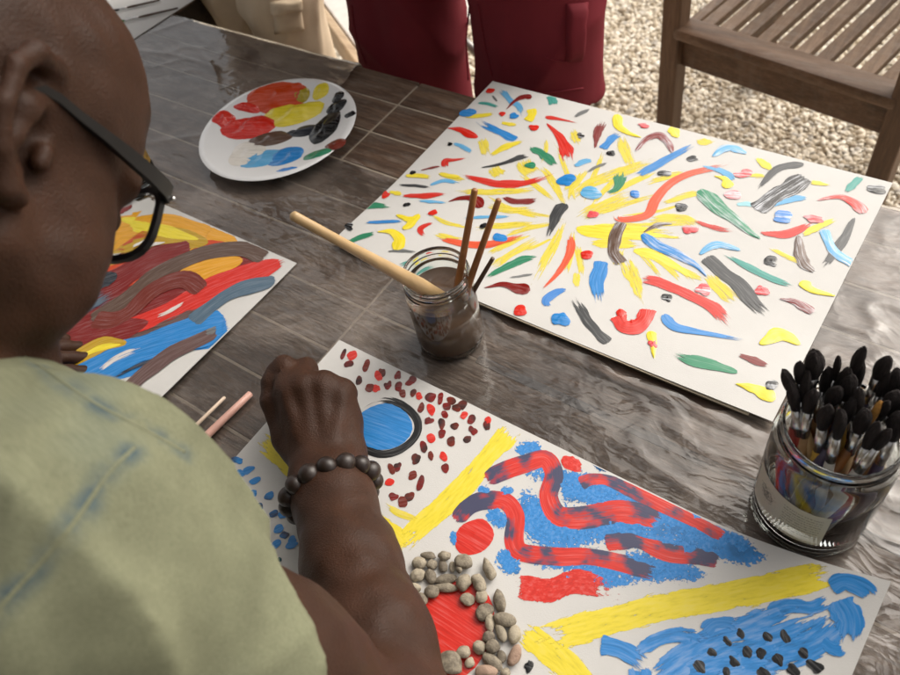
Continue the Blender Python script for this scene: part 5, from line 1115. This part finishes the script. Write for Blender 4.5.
def folds(seed, amp, freq, axis=(0, 0, 1), an=.35):
    """cloth folds: warped ridges, longer across than along the axis"""
    wv_ = SN(seed, 6, freq*.25, freq*.6); rg = SN(seed+1, 6, freq*.7, freq*1.5); A = np.eye(3)+(an-1)*np.outer(axis, axis)
    def f(P):
        q = P @ A; q = q+.03*np.stack([wv_(P), wv_(P+3.1), wv_(P+7.7)], 1); r = rg(q); return -amp*(1-np.minimum(1, np.abs(r)))**1.5*1.2+amp*.35*wv_(P*1.7)
    return f
def standing(name, label, lx, ly, rx, ry, hem, width, cloth, top_cl, long=False, seed=1, skin=SKIN2, lean=0.0):
    """a person standing behind the far edge of the table, facing it"""
    mx_, my_ = (lx+rx)/2, (ly+ry)/2
    root = empty(name, (mx_, my_, G), label, 'person')
    hz = .20
    # body: legs, trunk, arms, neck and head in one surface
    P = []
    for x, y in ((lx, ly), (rx, ry)):
        P += chain([(x, y+.02, hz), (x, y, -.27), (x, y+.015, -.45), (x, y+.02, -.68)], [.066, .052, .053, .038], .02)
        P += [cap((x, y+.03, -.715), (x, y-.13, -.725), .034, .030, .02)]
    P += [ell((mx_, my_+.03, hz+.05), (.17, .12, .13), None, .05), cap((mx_, my_+.03, .25), (mx_, my_+.04, .58), .13, .14, .06), cap((mx_-.16, my_+.04, .66), (mx_+.16, my_+.04, .66), .065, .065, .05),
          cap((mx_, my_+.04, .68), (mx_, my_+.02, .80), .055, .052, .03), ell((mx_, my_+.01, .89), (.073, .092, .115), None, .02), cap((mx_, my_-.075, .90), (mx_, my_-.10, .865), .012, .015, .012)]
    for s in (-1, 1):
        P += chain([(mx_+s*.20, my_+.04, .65), (mx_+s*.27, my_+.07, .38), (mx_+s*.13, my_-.12, .42)], [.05, .042, .03], .02)
        hc = np.array([mx_+s*.075, my_-.165, .43]); u_ = np.array([-s*.6, -.1, .02]); u_ /= np.linalg.norm(u_)
        P += [ell(hc, (.045, .022, .038), None, .015), ell((mx_+s*.076, my_+.02, .885), (.012, .018, .03), None, .006)]
        for k in range(4): P += chain([hc+u_*.03+np.array([0, 0, .028-.018*k]), hc+u_*.065+np.array([0, .005, .026-.018*k]), hc+u_*.085+np.array([0, .018, .022-.017*k])], [.0085, .008, .007], .004)
        P += chain([hc+np.array([0, 0, .03]), hc+u_*.02+np.array([0, -.005, .055]), hc+u_*.04+np.array([0, -.005, .07])], [.011, .010, .008], .006)
    V, Q = sdf_mesh(P, .0085); fast_mesh('body', relax(V, Q, 1), Q, skin, root)
    # trousers or shorts
    T = []
    for x, y in ((lx, ly), (rx, ry)):
        if long:
            T += chain([(x, y+.03, hz+.03), (x, y, .0), (x, y+.005, -.30), (x, y+.02, -.70)], [width*.52, width*.50, width*.44, width*.40], .03)
        else:
            for o_ in (-.5, .5): T += chain([(x+o_*width*.25, y+.03, hz+.03), (x+o_*width*.27, y, hem-.03-(.08 if x < mx_ else 0))], [width*.38, width*.385], .010)
    T += [ell((mx_, my_+.03, hz+.08), (.20, .14, .14), None, .05)]
    if not long: T += [Prim(lambda P_, h_=hem: -(h_-.08*(P_[:, 0] < mx_)-P_[:, 2]+.012*np.sin(P_[:, 0]*9)), (mx_, my_, hem), 50., .004, 's')]
    else: T += [halfspace((mx_, my_, -.71), (0, 0, -1))]
    T += [halfspace((mx_, my_, .36), (0, 0, 1))]
    V, Q = sdf_mesh(T, .0058, folds(seed, .0062, 5.5, (.5, 0, .85), .40)); cl = fast_mesh('trousers' if long else 'shorts', relax(V, Q, 1), Q, cloth, root)
    # shirt
    S = [cap((mx_, my_+.03, .30), (mx_, my_+.04, .56), .165, .165, .06), cap((mx_-.15, my_+.04, .655), (mx_+.15, my_+.04, .655), .083, .083, .05), cap((mx_-.09, my_+.04, .5), (mx_+.09, my_+.04, .5), .14, .14, .05)]
    for s in (-1, 1): S += [cap((mx_+s*.19, my_+.04, .65), (mx_+s*.245, my_+.06, .42), .072, .07, .03)]
    S += [halfspace((mx_, my_, .22), (0, 0, -1)), halfspace((mx_, my_+.04, .715), (0, -.2, 1))]
    V, Q = sdf_mesh(S, .009, folds(seed+5, .004, 5.)); fast_mesh('shirt', relax(V, Q, 1), Q, top_cl, root)
    for x, y in ((lx, ly), (rx, ry)):
        Sx = [cap((x, y+.035, -.70), (x, y-.13, -.712), .043, .037, .02), halfspace((x, y, G+.002), (0, 0, -1)), halfspace((x, y, -.66), (0, 0, 1))]
        V, Q = sdf_mesh(Sx, .0075); fast_mesh('shoe', V, Q, plain('dark_shoe', (.04, .03, .025), .5), root)
    Hh = [ell((mx_, my_+.022, .912), (.080, .096, .108), None, .01), halfspace((mx_, my_-.03, .90), (0, -.75, -.62), .01)]
    V, Q = sdf_mesh(Hh, .006); fast_mesh('hair', V, Q, plain('black_hair', (.012, .010, .009), .7), root)
    return root, cl
MAROON = cloth_mat('maroon_cotton', (0.15, 0.014, 0.022), .8); KHAKI = cloth_mat('khaki_cotton', (0.62, 0.50, 0.36), .85); TOPG = cloth_mat('charcoal_shirt', (.06, .06, .065)); TOPB = cloth_mat('olive_shirt', (.12, .12, .08))
mr, msh = standing('person', 'person in maroon cargo shorts standing across the table behind the plate', -.930, .985, -.645, .985, -.105, .218, MAROON, TOPG, False, 3)
kr, ksh = standing('person', 'person in khaki cargo trousers standing at the far left corner', -1.385, .995, -1.225, .965, -.3, .155, KHAKI, TOPB, True, 13)
def drape(obj, px, py, off=.004):
    """where the line of sight through a photo pixel meets an object's surface"""
    from mathutils.bvhtree import BVHTree
    key = obj.name
    if key not in _bvh:
        me = obj.data; mw = Matrix.Identity(4); _bvh[key] = BVHTree.FromPolygons([v.co[:] for v in me.vertices], [tuple(p.vertices) for p in me.polygons])
    d = RM @ np.array([(px-450)/F_PX, (py-337.5)/F_PX, 1.0]); d /= np.linalg.norm(d)
    hit = _bvh[key].ray_cast(Vector((0, 0, CAM_H)), Vector(tuple(d)))
    if hit[0] is None: return None
    return np.array(hit[0])+np.array(hit[1])*(off if hit[1].dot(Vector(tuple(d))) < 0 else -off)
_bvh = {}
def seam(obj, pxs, rad, mat, parent, name='seam', off=.001, n=24):
    pts = [drape(obj, *p, off=off) for p in catmull([np.array(p, float) for p in pxs], n)]
    pts = [p for p in pts if p is not None]
    if len(pts) < 3: return None
    mb = MB(); mb.tube(pts, rad, 8); return mb.build(name, mat, parent)
for pxs in ([(352,5),(356,35),(366,64)], [(470,5),(466,40),(468,80)], [(585,2),(577,30),(566,60)], [(478,4),(485,45),(492,76)], [(505,88),(540,93),(583,88)], [(545,58),(556,60),(567,62)]):
    seam(msh, pxs, .0016, MAROON, msh, off=.0006)
def pocket(obj, quad, mat, parent, name='cargo_pocket', off=.012, n=8):
    V = []
    for lay, o_ in ((0, off), (1, -.004)):
        for i in range(n+1):
            for j in range(n+1):
                a, b = i/n, j/n; p = (1-a)*(1-b)*np.array(quad[0])+a*(1-b)*np.array(quad[1])+a*b*np.array(quad[2])+(1-a)*b*np.array(quad[3])
                ee = min(1, 6*min(a, 1-a, b, 1-b)+.15) if lay == 0 else 1
                q = drape(obj, p[0], p[1], off=o_*ee)
                if q is None: return None
                V.append(q)
    m_ = n+1; ix = lambda l_, i, j: l_*m_*m_+i*m_+j; Fq = []
    for i in range(n):
        for j in range(n): Fq += [(ix(0, i, j), ix(0, i, j+1), ix(0, i+1, j+1), ix(0, i+1, j)), (ix(1, i, j), ix(1, i+1, j), ix(1, i+1, j+1), ix(1, i, j+1))]
    for i in range(n): Fq += [(ix(0, i, 0), ix(0, i+1, 0), ix(1, i+1, 0), ix(1, i, 0)), (ix(0, i+1, n), ix(0, i, n), ix(1, i, n), ix(1, i+1, n)), (ix(0, 0, i+1), ix(0, 0, i), ix(1, 0, i), ix(1, 0, i+1)), (ix(0, n, i), ix(0, n, i+1), ix(1, n, i+1), ix(1, n, i))]
    return mesh(name, V, Fq, mat, parent)
pocket(msh, [(345,8),(360,4),(368,58),(352,44)], MAROON, msh)
pocket(msh, [(566,4),(588,2),(582,60),(566,62)], MAROON, msh)
kp_ = pocket(ksh, [(272,6),(300,2),(304,30),(275,34)], KHAKI, ksh)
pocket(ksh, [(270,2),(301,-4),(302,9),(271,14)], KHAKI, ksh, 'pocket_flap', off=.020)

# ================================================================== THE MAN PAINTING
HC = np.array([-0.485, 0.106, 0.477])
HX = np.array([0.9131, 0.3742, 0.1620]); HY = np.array([0.0280, 0.3388, -0.9405]); HZ = np.array([-0.4068, 0.8633, 0.2988])
HR = np.stack([HX, HY, HZ], 1)
def hd(x, y, z): return HC+HR @ np.array([x, y, z])
man = empty('person', (-.46, -.40, G), 'man with shaved head, glasses and pale green shirt bending over his painting', 'person')
SHR = np.array([-.305, -.022, .358]); SHL = np.array([-.645, -.02, .37]); ELR = np.array([-.179, .021, .098]); WRR = w(326, 474, .052)
ELL = np.array([-.84, -.16, .20]); WRL = np.array([-.905, .03, .045])
def head_prims():
    e = lambda c, r, k=.015, op='u': ell(hd(*c), r, HR, k, op)
    c = lambda a, b, ra, rb=None, k=.012, op='u': cap(hd(*a), hd(*b), ra, rb, k, op)
    P = [e((0, -.004, .050), (.082, .111, .106)), e((0, .040, .066), (.069, .060, .079), .03), e((0, .040, -.030), (.063, .056, .083), .03)]
    for s in (-1, 1):
        P += [e((s*.043, .050, -.042), (.028, .036, .046), .025), c((s*.054, .000, -.058), (0, .072, -.098), .021, .021, .025)]
    P += [e((0, .084, -.100), (.022, .018, .018), .02), c((-.045, .083, .028), (.045, .083, .028), .012, .012, .016)]
    for s in (-1, 1): P += [e((s*.032, .104, .006), (.017, .012, .011), .012, 's'), e((s*.032, .088, .006), (.013, .0125, .0115), .004)]
    P += [c((0, .094, .018), (0, .106, -.024), .0085, .013, .012)]
    for s in (-1, 1): P += [e((s*.0125, .098, -.028), (.010, .012, .009), .008)]
    P += [c((-.021, .088, -.056), (.021, .088, -.056), .0085, .0085, .008), c((-.018, .087, -.068), (.018, .087, -.068), .0095, .0095, .006)]
    # ears
    for s in (-1, 1):
        def ep(y, z, o=0.0): return hd(s*(.0735+.55*(-y+.004)+o), y, z)
        hel = [(.008, .004), (.010, .020), (.004, .034), (-.010, .041), (-.027, .036), (-.037, .018), (-.036, -.004), (-.027, -.024), (-.014, -.038), (-.002, -.036)]
        P += chain([ep(y, z) for y, z in hel], [.0045, .0056, .0066, .0070, .0068, .0060, .0054, .0054, .0078, .0062], .003)
        P += chain([ep(y, z, -.008) for y, z in ((-.010, .024), (-.019, .008), (-.018, -.010), (-.011, -.026))], [.010, .012, .011, .008], .006)
        P += [cap(ep(-.004, .004, .004), ep(-.008, -.014, .004), .0100, .0085, .003, 's'), cap(ep(.006, -.002, .002), ep(.005, -.010, .002), .0055, .005, .003)]
    return P
NB = np.array([-.462, -.045, .415])
P = head_prims()
P += [cap(hd(0, -.035, -.045), NB, .058, .066, .03), cap(hd(0, .02, -.075), NB+np.array([0, .03, -.01]), .040, .055, .025)]
P += [cap(NB+np.array([0, -.02, -.03]), (-.46, -.20, .25), .10, .11, .05), cap((-.60, -.03, .36), (-.33, -.02, .36), .055, .055, .04)]
P += chain([SHR, SHR*.5+ELR*.5, ELR], [.053, .046, .041], .06)
fa = WRR-ELR
P += chain([ELR, ELR+fa*.3, ELR+fa*.6, ELR+fa*.85, WRR], [.0430, .0430, .0375, .0315, .0298], .035)
fw = np.cross(fa/np.linalg.norm(fa), np.array([0, 0, 1.])); fw /= np.linalg.norm(fw)
P += [cap(WRR-fa*.12-fw*.007, WRR+fw*-.006, .026, .026, .02), cap(WRR-fa*.12+fw*.007, WRR+fw*.006, .026, .026, .02)]
# right hand, pinching a brush, back of the hand up
MCP = w(311, 370, .090); hy = MCP-WRR; hl = np.linalg.norm(hy); hy = hy/hl
hx = np.cross(hy, np.array([0.06, 0.0, 1.0])); hx /= np.linalg.norm(hx); hz = np.cross(hx, hy); HS = 1.05
def hp(x, y, z): return WRR+HS*(hx*x+hy*y+hz*z)
fing = [  # mcp, pip, dip, tip: the index reaches forward, the others fold under
    ((-.026, .088, .001), (-.029, .118, -.015), (-.034, .124, -.042), (-.036, .114, -.060)),
    ((-.008, .091, .003), (-.010, .114, -.024), (-.014, .104, -.058), (-.014, .088, -.070)),
    ((.011, .087, .002), (.011, .098, -.038), (.008, .082, -.062), (.006, .066, -.068)),
    ((.028, .078, -.006), (.027, .086, -.041), (.022, .072, -.060), (.020, .057, -.062))]
for i, (a, b, c_, d_) in enumerate(fing):
    P += [cap(hp(a[0]*.55, .004, -.004), hp(*a), .0160*HS, .0128*HS, .016)]
    rr_ = (.0118, .0118, .0110, .0098)[i]*HS
    P += chain([hp(*a), hp(*b), hp(*c_), hp(*d_)], [rr_*1.12, rr_*1.06, rr_*.92, rr_*.78], .0065)
    e0 = hp(*c_)*.35+hp(*d_)*.65; nd_ = hp(*d_)-hp(*c_); nd_ /= np.linalg.norm(nd_); out_ = np.cross(hx, nd_); 
P += [ell(hp(.000, .045, -.014), (.031*HS, .045*HS, .018*HS), np.stack([hx, hy, hz], 1), .015), cap(hp(.024, .012, -.014), hp(.027, .06, -.018), .0135*HS, .012*HS, .015)]
P += chain([hp(-.014, .008, -.012), hp(-.038, .050, -.020), hp(-.047, .088, -.016), hp(-.044, .106, -.015), hp(-.041, .118, -.018)], [.0170*HS, .0150*HS, .0108*HS, .0105*HS, .0085*HS], .007)
P += [cap(hp(-.020, .03, -.014), hp(-.028, .075, -.010), .015*HS, .011*HS, .012)]
# tendons over the back of the hand, creases at the knuckles and wrist
for (a, b, c_, d_) in fing: P += [cap(hp(a[0]*.6, .03, .0125), hp(a[0], a[1]-.006, a[2]+.0115), .0008, .0014, .012)]
for t_ in (.110, .114, .118): P += [cap(hp(-.038, t_, -.001), hp(-.020, t_+.001, .0010), .0007, .0007, .0014, 's')]
for t_ in (.082, .090): P += [cap(hp(-.056, t_, -.008), hp(-.046, t_+.003, -.0045), .0007, .0007, .0014, 's')]
# left arm and hand resting on the other painting
P += chain([SHL, (SHL+ELL)/2, ELL], [.055, .049, .043], .02)
fb = WRL-ELL; P += chain([ELL, ELL+fb*.25, ELL+fb*.7, WRL], [.044, .046, .036, .030], .02)
LH = w(64, 352, .016); ly_ = LH-WRL; ly_ /= np.linalg.norm(ly_); lx_ = np.cross(ly_, np.array([0, 0, 1.])); lx_ /= np.linalg.norm(lx_); lz_ = np.cross(lx_, ly_)
def lp(x, y, z): return WRL+(lx_*x+ly_*y+lz_*z)
for i, x in enumerate((.030, .010, -.011, -.030)):
    P += [cap(lp(x*.5, .005, 0), lp(x, .085, 0), .015, .0125, .014)]
    L_ = (.062, .070, .064, .050)[i]; P += chain([lp(x, .085, 0), lp(x*1.1, .085+L_*.5, .004), lp(x*1.12, .085+L_*.8, -.004), lp(x*1.12, .085+L_*1.0, -.010)], [.011, .0098, .009, .008], .0035)
P += chain([lp(.016, .01, -.008), lp(.042, .05, -.012), lp(.052, .085, -.014), lp(.050, .110, -.016)], [.016, .014, .011, .009], .008)
skn = SN(41, 12, 18, 45)
V, Q = sdf_mesh(P, .0024, lambda q: .0006*skn(q)); V = relax(V, Q, 1, .4)
body = fast_mesh('body', V, Q, SKIN, man)

# shirt: short sleeves, open collar
SH = [cap((-.60, -.045, .380), (-.35, -.035, .372), .072, .070, .05), cap((-.56, -.13, .34), (-.38, -.13, .34), .115, .115, .06)]
for x in (-.535, -.385): SH += [cap((x, -.12, .32), (x, -.37, .12), .115, .128, .06)]
SH += [ell(SHR+np.array([-.004, .0, .0]), (.076, .076, .076), None, .04), cap(SHR, ELR, .070, .076, .04), ell(SHL, (.078, .078, .076), None, .04), cap(SHL, ELL, .077, .076, .04), cap((-.42, -.005, .355), (-.33, .0, .335), .070, .072, .05)]
ar = (ELR-SHR); al_ = np.linalg.norm(ar); ar = ar/al_; arl = (ELL-SHL); all_ = np.linalg.norm(arl); arl = arl/all_
def at_depth(px, py, dp): return np.array([0, 0, CAM_H])+RM @ (np.array([(px-450)/F_PX, (py-337.5)/F_PX, 1.0])*dp)
hA = at_depth(268, 598, .50); hB = at_depth(364, 676, .48); hn = np.cross(hB-hA, (hA+hB)/2-np.array([0, 0, CAM_H])); hn /= np.linalg.norm(hn); hn = hn if hn@ar > 0 else -hn
hn = hn*.65+ar*.5; hn /= np.linalg.norm(hn)
SH += [Prim(lambda q: -((q-hA)@hn-.003*np.sin(q[:, 0]*30)), SHR, 50., .003, 's'), Prim(lambda q: -((q-(SHL+arl*all_*.86))@arl), SHL, 50., .003, 's')]
# the cuffs are hollow round the arm, the neck is open
SH += [cap(SHR+ar*al_*.42, SHR+ar*al_*.95, .050, .062, .004, 's'), cap(SHL+arl*all_*.6, SHL+arl*all_*1.3, .058, .066, .006, 's')]
nd = hd(0, -.035, -.045)-NB; nd /= np.linalg.norm(nd)
SH += [cap(NB+nd*.005, NB+nd*.20, .070, .088, .008, 's'), halfspace((-.46, -.40, .08), (0, -.65, -.76), .004)]
_f1 = folds(51, .0085, 3.8, tuple(ar), .45); _f2 = folds(57, .0022, 11., (.6, .6, -.5), .4)
V, Q = sdf_mesh(SH, .0042, lambda q: _f1(q)+_f2(q)+.0055); V = relax(V, Q, 2)
def shirt_mat():
    mt = cloth_mat('faded_green_shirt', (0.195, 0.20, 0.128), .92, ((0.13, 0.165, 0.15), 9., .30), 16., .16, 1500.)
    n = mt.node_tree.nodes; l = mt.node_tree.links; b = [q for q in n if q.bl_idname == 'ShaderNodeBsdfPrincipled'][0]
    src = b.inputs['Base Color'].links[0].from_socket
    at = N(n, 'ShaderNodeAttribute', attribute_name='stain'); tc = N(n, 'ShaderNodeTexCoord'); nz = N(n, 'ShaderNodeTexNoise', i_Scale=45., i_Detail=5.); l.new(tc.outputs['Object'], nz.inputs['Vector'])
    mr = N(n, 'ShaderNodeMapRange'); mr.inputs['From Min'].default_value = .40; mr.inputs['From Max'].default_value = .62; l.new(nz.outputs['Fac'], mr.inputs['Value'])
    mx = N(n, 'ShaderNodeMix', data_type='RGBA'); l.new(math_n(n, l, 'MULTIPLY', at.outputs['Fac'], mr.outputs[0]), mx.inputs['Factor']); l.new(src, mx.inputs['A']); mx.inputs['B'].default_value = (.055, .09, .115, 1)
    # slubby threads running both ways
    fr_ = N(n, 'ShaderNodeMapping'); l.new(tc.outputs['Object'], fr_.inputs['Vector']); fr_.inputs['Rotation'].default_value = (.3, .5, .9); fr_.inputs['Scale'].default_value = (40, 700, 700)
    ns_ = N(n, 'ShaderNodeTexNoise', i_Scale=1., i_Detail=3.); l.new(fr_.outputs[0], ns_.inputs['Vector'])
    m2 = N(n, 'ShaderNodeMix', data_type='RGBA', blend_type='MULTIPLY'); m2.inputs['Factor'].default_value = .55; l.new(mx.outputs['Result'], m2.inputs['A']); l.new(ramp_n(n, l, ns_.outputs['Fac'], [(.3, (.62, .64, .60)), (.7, (1, 1, 1))]), m2.inputs['B'])
    l.new(m2.outputs['Result'], b.inputs['Base Color'])
    return mt
SHIRT = shirt_mat()
shirt = fast_mesh('shirt', V, Q, SHIRT, man)
# collar band
ua = np.cross(nd, np.array([1., 0, 0])); ua /= np.linalg.norm(ua); ub = np.cross(nd, ua); CB = []
for k in range(22):
    t0, t1 = (2*math.pi*k/24+1.75, 2*math.pi*(k+1)/24+1.75)
    CB += [cap(NB+nd*.018+.080*(ua*math.cos(t)+ub*math.sin(t)), NB+nd*.040+.077*(ua*math.cos(t2)+ub*math.sin(t2)), .0048, .0042, .012) for t, t2 in ((t0, t0), (t0, t1))]
V, Q = sdf_mesh(CB, .003); fast_mesh('collar', relax(V, Q, 1), Q, SHIRT, man)
SEAM = cloth_mat('seam_thread', (0.30, 0.30, 0.18), .9); SEAMB = cloth_mat('blue_seam', (0.10, 0.16, 0.20), .9)
# trousers and shoes (he stands at the near edge of the table)
TR = [ell((-.46, -.40, .12), (.185, .145, .14), None, .05)]
for x in (-.555, -.365): TR += chain([(x, -.40, .10), (x, -.36, -.28), (x, -.42, -.70)], [.105, .080, .065], .03)
TR += [halfspace((-.46, -.4, -.715), (0, 0, -1)), halfspace((-.46, -.4, .22), (0, .3, 1))]
V, Q = sdf_mesh(TR, .0085, folds(61, .004, 6.)); fast_mesh('trousers', relax(V, Q, 1), Q, cloth_mat('navy_trousers', (.03, .035, .05)), man)
for x in (-.555, -.365):
    Sx = [cap((x, -.45, -.70), (x, -.27, -.712), .043, .037, .02), halfspace((x, 0, G+.002), (0, 0, -1)), halfspace((x, 0, -.655), (0, 0, 1))]
    V, Q = sdf_mesh(Sx, .0075); fast_mesh('shoe', V, Q, plain('dark_shoe2', (.03, .025, .02), .5), man)

# --- spectacles
FRAME = plain('black_acetate', (.005, .005, .006), .38, .05, spec=.3); gl_ = empty('eyeglasses', tuple(hd(0, .1, .02)), "black-framed eyeglasses on the bowed man's face", 'eyeglasses')
LENS = glass_mat('lens_glass', (.97, .98, .98), 0., 1.12)
def rim(s):
    pts = []
    for k in range(28):
        t = 2*math.pi*k/28; cx, cz = math.cos(t), math.sin(t); sx = math.copysign(abs(cx)**.62, cx); sz = math.copysign(abs(cz)**.62, cz)
        x = .041+.0275*sx; z = .005+.0225*sz+(.003*sx if sz > 0 else 0); pts.append((s*x, .101-.10*max(0, x-.045), z))
    return pts
for s in (1, -1):
    pts = rim(s); v = []; f = []; n_ = len(pts); cc = np.mean(np.array(pts), 0)
    for p in pts:
        d = np.array(p)-cc; d /= np.linalg.norm(d); p = np.array(p)
        for (o_, y_) in ((0, -.0022), (.0048, -.0022), (.0048, .0022), (0, .0022)): q = p+d*o_; v.append(hd(q[0], q[1]+y_, q[2]))
    for k in range(n_):
        k2 = (k+1) % n_
        for j in range(4): j2 = (j+1) % 4; f.append((k*4+j, k*4+j2, k2*4+j2, k2*4+j) if s > 0 else (k*4+j, k2*4+j, k2*4+j2, k*4+j2))
    fr_ = mesh('rim', v, f, FRAME, gl_); sharp(fr_, 40)
    v = []; f = []
    for y_ in (-.0008, .0008):
        for p in pts: v.append(hd(p[0], p[1]+y_, p[2]))
    f = [tuple(range(n_)), tuple(range(2*n_-1, n_-1, -1))]+[(k, k+n_, (k+1) % n_+n_, (k+1) % n_) for k in range(n_)]
    mesh('lens', v, f, LENS, fr_, smooth=False)
    mb = MB()
    path = [(.0725, .102, .0265, .0065), (.0745, .095, .0275, .0062), (.0770, .080, .0280, .0056), (.0795, .055, .0275, .0048), (.0805, .035, .0275, .0036), (.0805, .015, .0275, .0030), (.0810, .000, .0280, .0028), (.0830, -.012, .0250, .0026), (.0830, -.026, .0100, .0028), (.0810, -.034, -.0100, .0030)]
    v = []; f = []
    for (x, y, z, hh_) in path:
        for (o_, z_) in ((-.0018, -hh_), (.0022, -hh_), (.0022, hh_), (-.0018, hh_)): v.append(hd(s*(x+o_), y, z+z_))
    for k in range(len(path)-1):
        for j in range(4): j2 = (j+1) % 4; f.append((k*4+j, k*4+j2, (k+1)*4+j2, (k+1)*4+j))
    f += [(3, 2, 1, 0), tuple(len(v)-4+j for j in range(4))]
    t_ = mesh('temple', v, f, FRAME, gl_); sharp(t_, 40)
    mb = MB(); mb.tube([hd(s*.0752, .1025, .0245), hd(s*.0752, .1045, .0245)], .0017, 10); mb.build('hinge_pin', FERR, t_)
mb = MB(); mb.tube([hd(-.0145, .1015, .010), hd(-.006, .1045, .0145), hd(.006, .1045, .0145), hd(.0145, .1015, .010)], .0026, 10); mb.build('bridge', FRAME, gl_)

# --- bead bracelet, loose on the right wrist
bd_m = plain('dark_wooden_bead', (.020, .012, .009), .38, .25, 120)
fd = fa/np.linalg.norm(fa); bc_ = WRR-fd*.022+np.array([0, 0, -.002]); ax2 = fd+np.array([.0, .0, .10]); ax2 /= np.linalg.norm(ax2)
b1 = np.cross(ax2, np.array([0, 0, 1.])); b1 /= np.linalg.norm(b1); b2 = np.cross(b1, ax2)
br_ = empty('bead_bracelet', tuple(bc_), "bracelet of large dark wooden beads on the painting man's wrist", 'bracelet')
nbead = 15; RB = .0435; me0 = None
for k in range(nbead):
    t = 2*math.pi*(k+.3)/nbead; p = bc_+RB*(b1*math.cos(t)+b2*.92*math.sin(t)); rz_ = max(0, .0165-p[2]); p[2] += rz_
    if me0 is None:
        bm = bmesh.new(); bmesh.ops.create_uvsphere(bm, u_segments=24, v_segments=16, radius=.0102); me0 = bpy.data.meshes.new('bead'); bm.to_mesh(me0); bm.free(); me0.materials.append(bd_m); me0.shade_smooth()
    o = bpy.data.objects.new('bead', me0); COL.objects.link(o); o.location = Vector(tuple(p)); o.scale = (1+.06*math.sin(k*5), 1+.06*math.cos(k*3), .95)
    o.parent = br_; o.matrix_parent_inverse = Matrix.Translation(-abs_loc(br_))
# --- the little brush between thumb and index
ti = hp(-.040, .112, -.036)
brush('paintbrush', ti+np.array([.02, -.05, .05])*0+hz*.022+hx*.002, ti-hz*.020+hy*.03-np.array([0, 0, .018]), "slim brush pinched between the painting man's thumb and index finger", .0024, .0020, H_CREAM, bl=.012, fl=.012, br=.0025)
# shirt seams: a felled seam round the armhole and a bound front edge, blue dye worn along both
stain = np.zeros(len(shirt.data.vertices)); vc = np.array([v.co[:] for v in shirt.data.vertices])
for pxs, offs in (([(-40,650),(20,585),(70,528),(108,474),(135,447)], ((0, 0), (5, 3))), ([(-10,336),(40,366),(90,400),(150,432),(185,452)], ((0, 0), (-4, 8)))):
    seam(shirt, pxs, .0016, SHIRT, shirt, off=-.0010, n=60)
    cp = [drape(shirt, *p, off=0.) for p in catmull([np.array(p, float) for p in pxs], 60)]; cp = np.array([p for p in cp if p is not None])
    near = np.flatnonzero(np.abs(vc-cp.mean(0)).max(1) < .25)
    dd = np.min(np.linalg.norm(vc[near][:, None]-cp[None], axis=2), axis=1); stain[near] = np.maximum(stain[near], np.clip(1-dd/.008, 0, 1)**.7)
at_ = shirt.data.attributes.new('stain', 'FLOAT', 'POINT'); at_.data.foreach_set('value', stain.astype(np.float32))
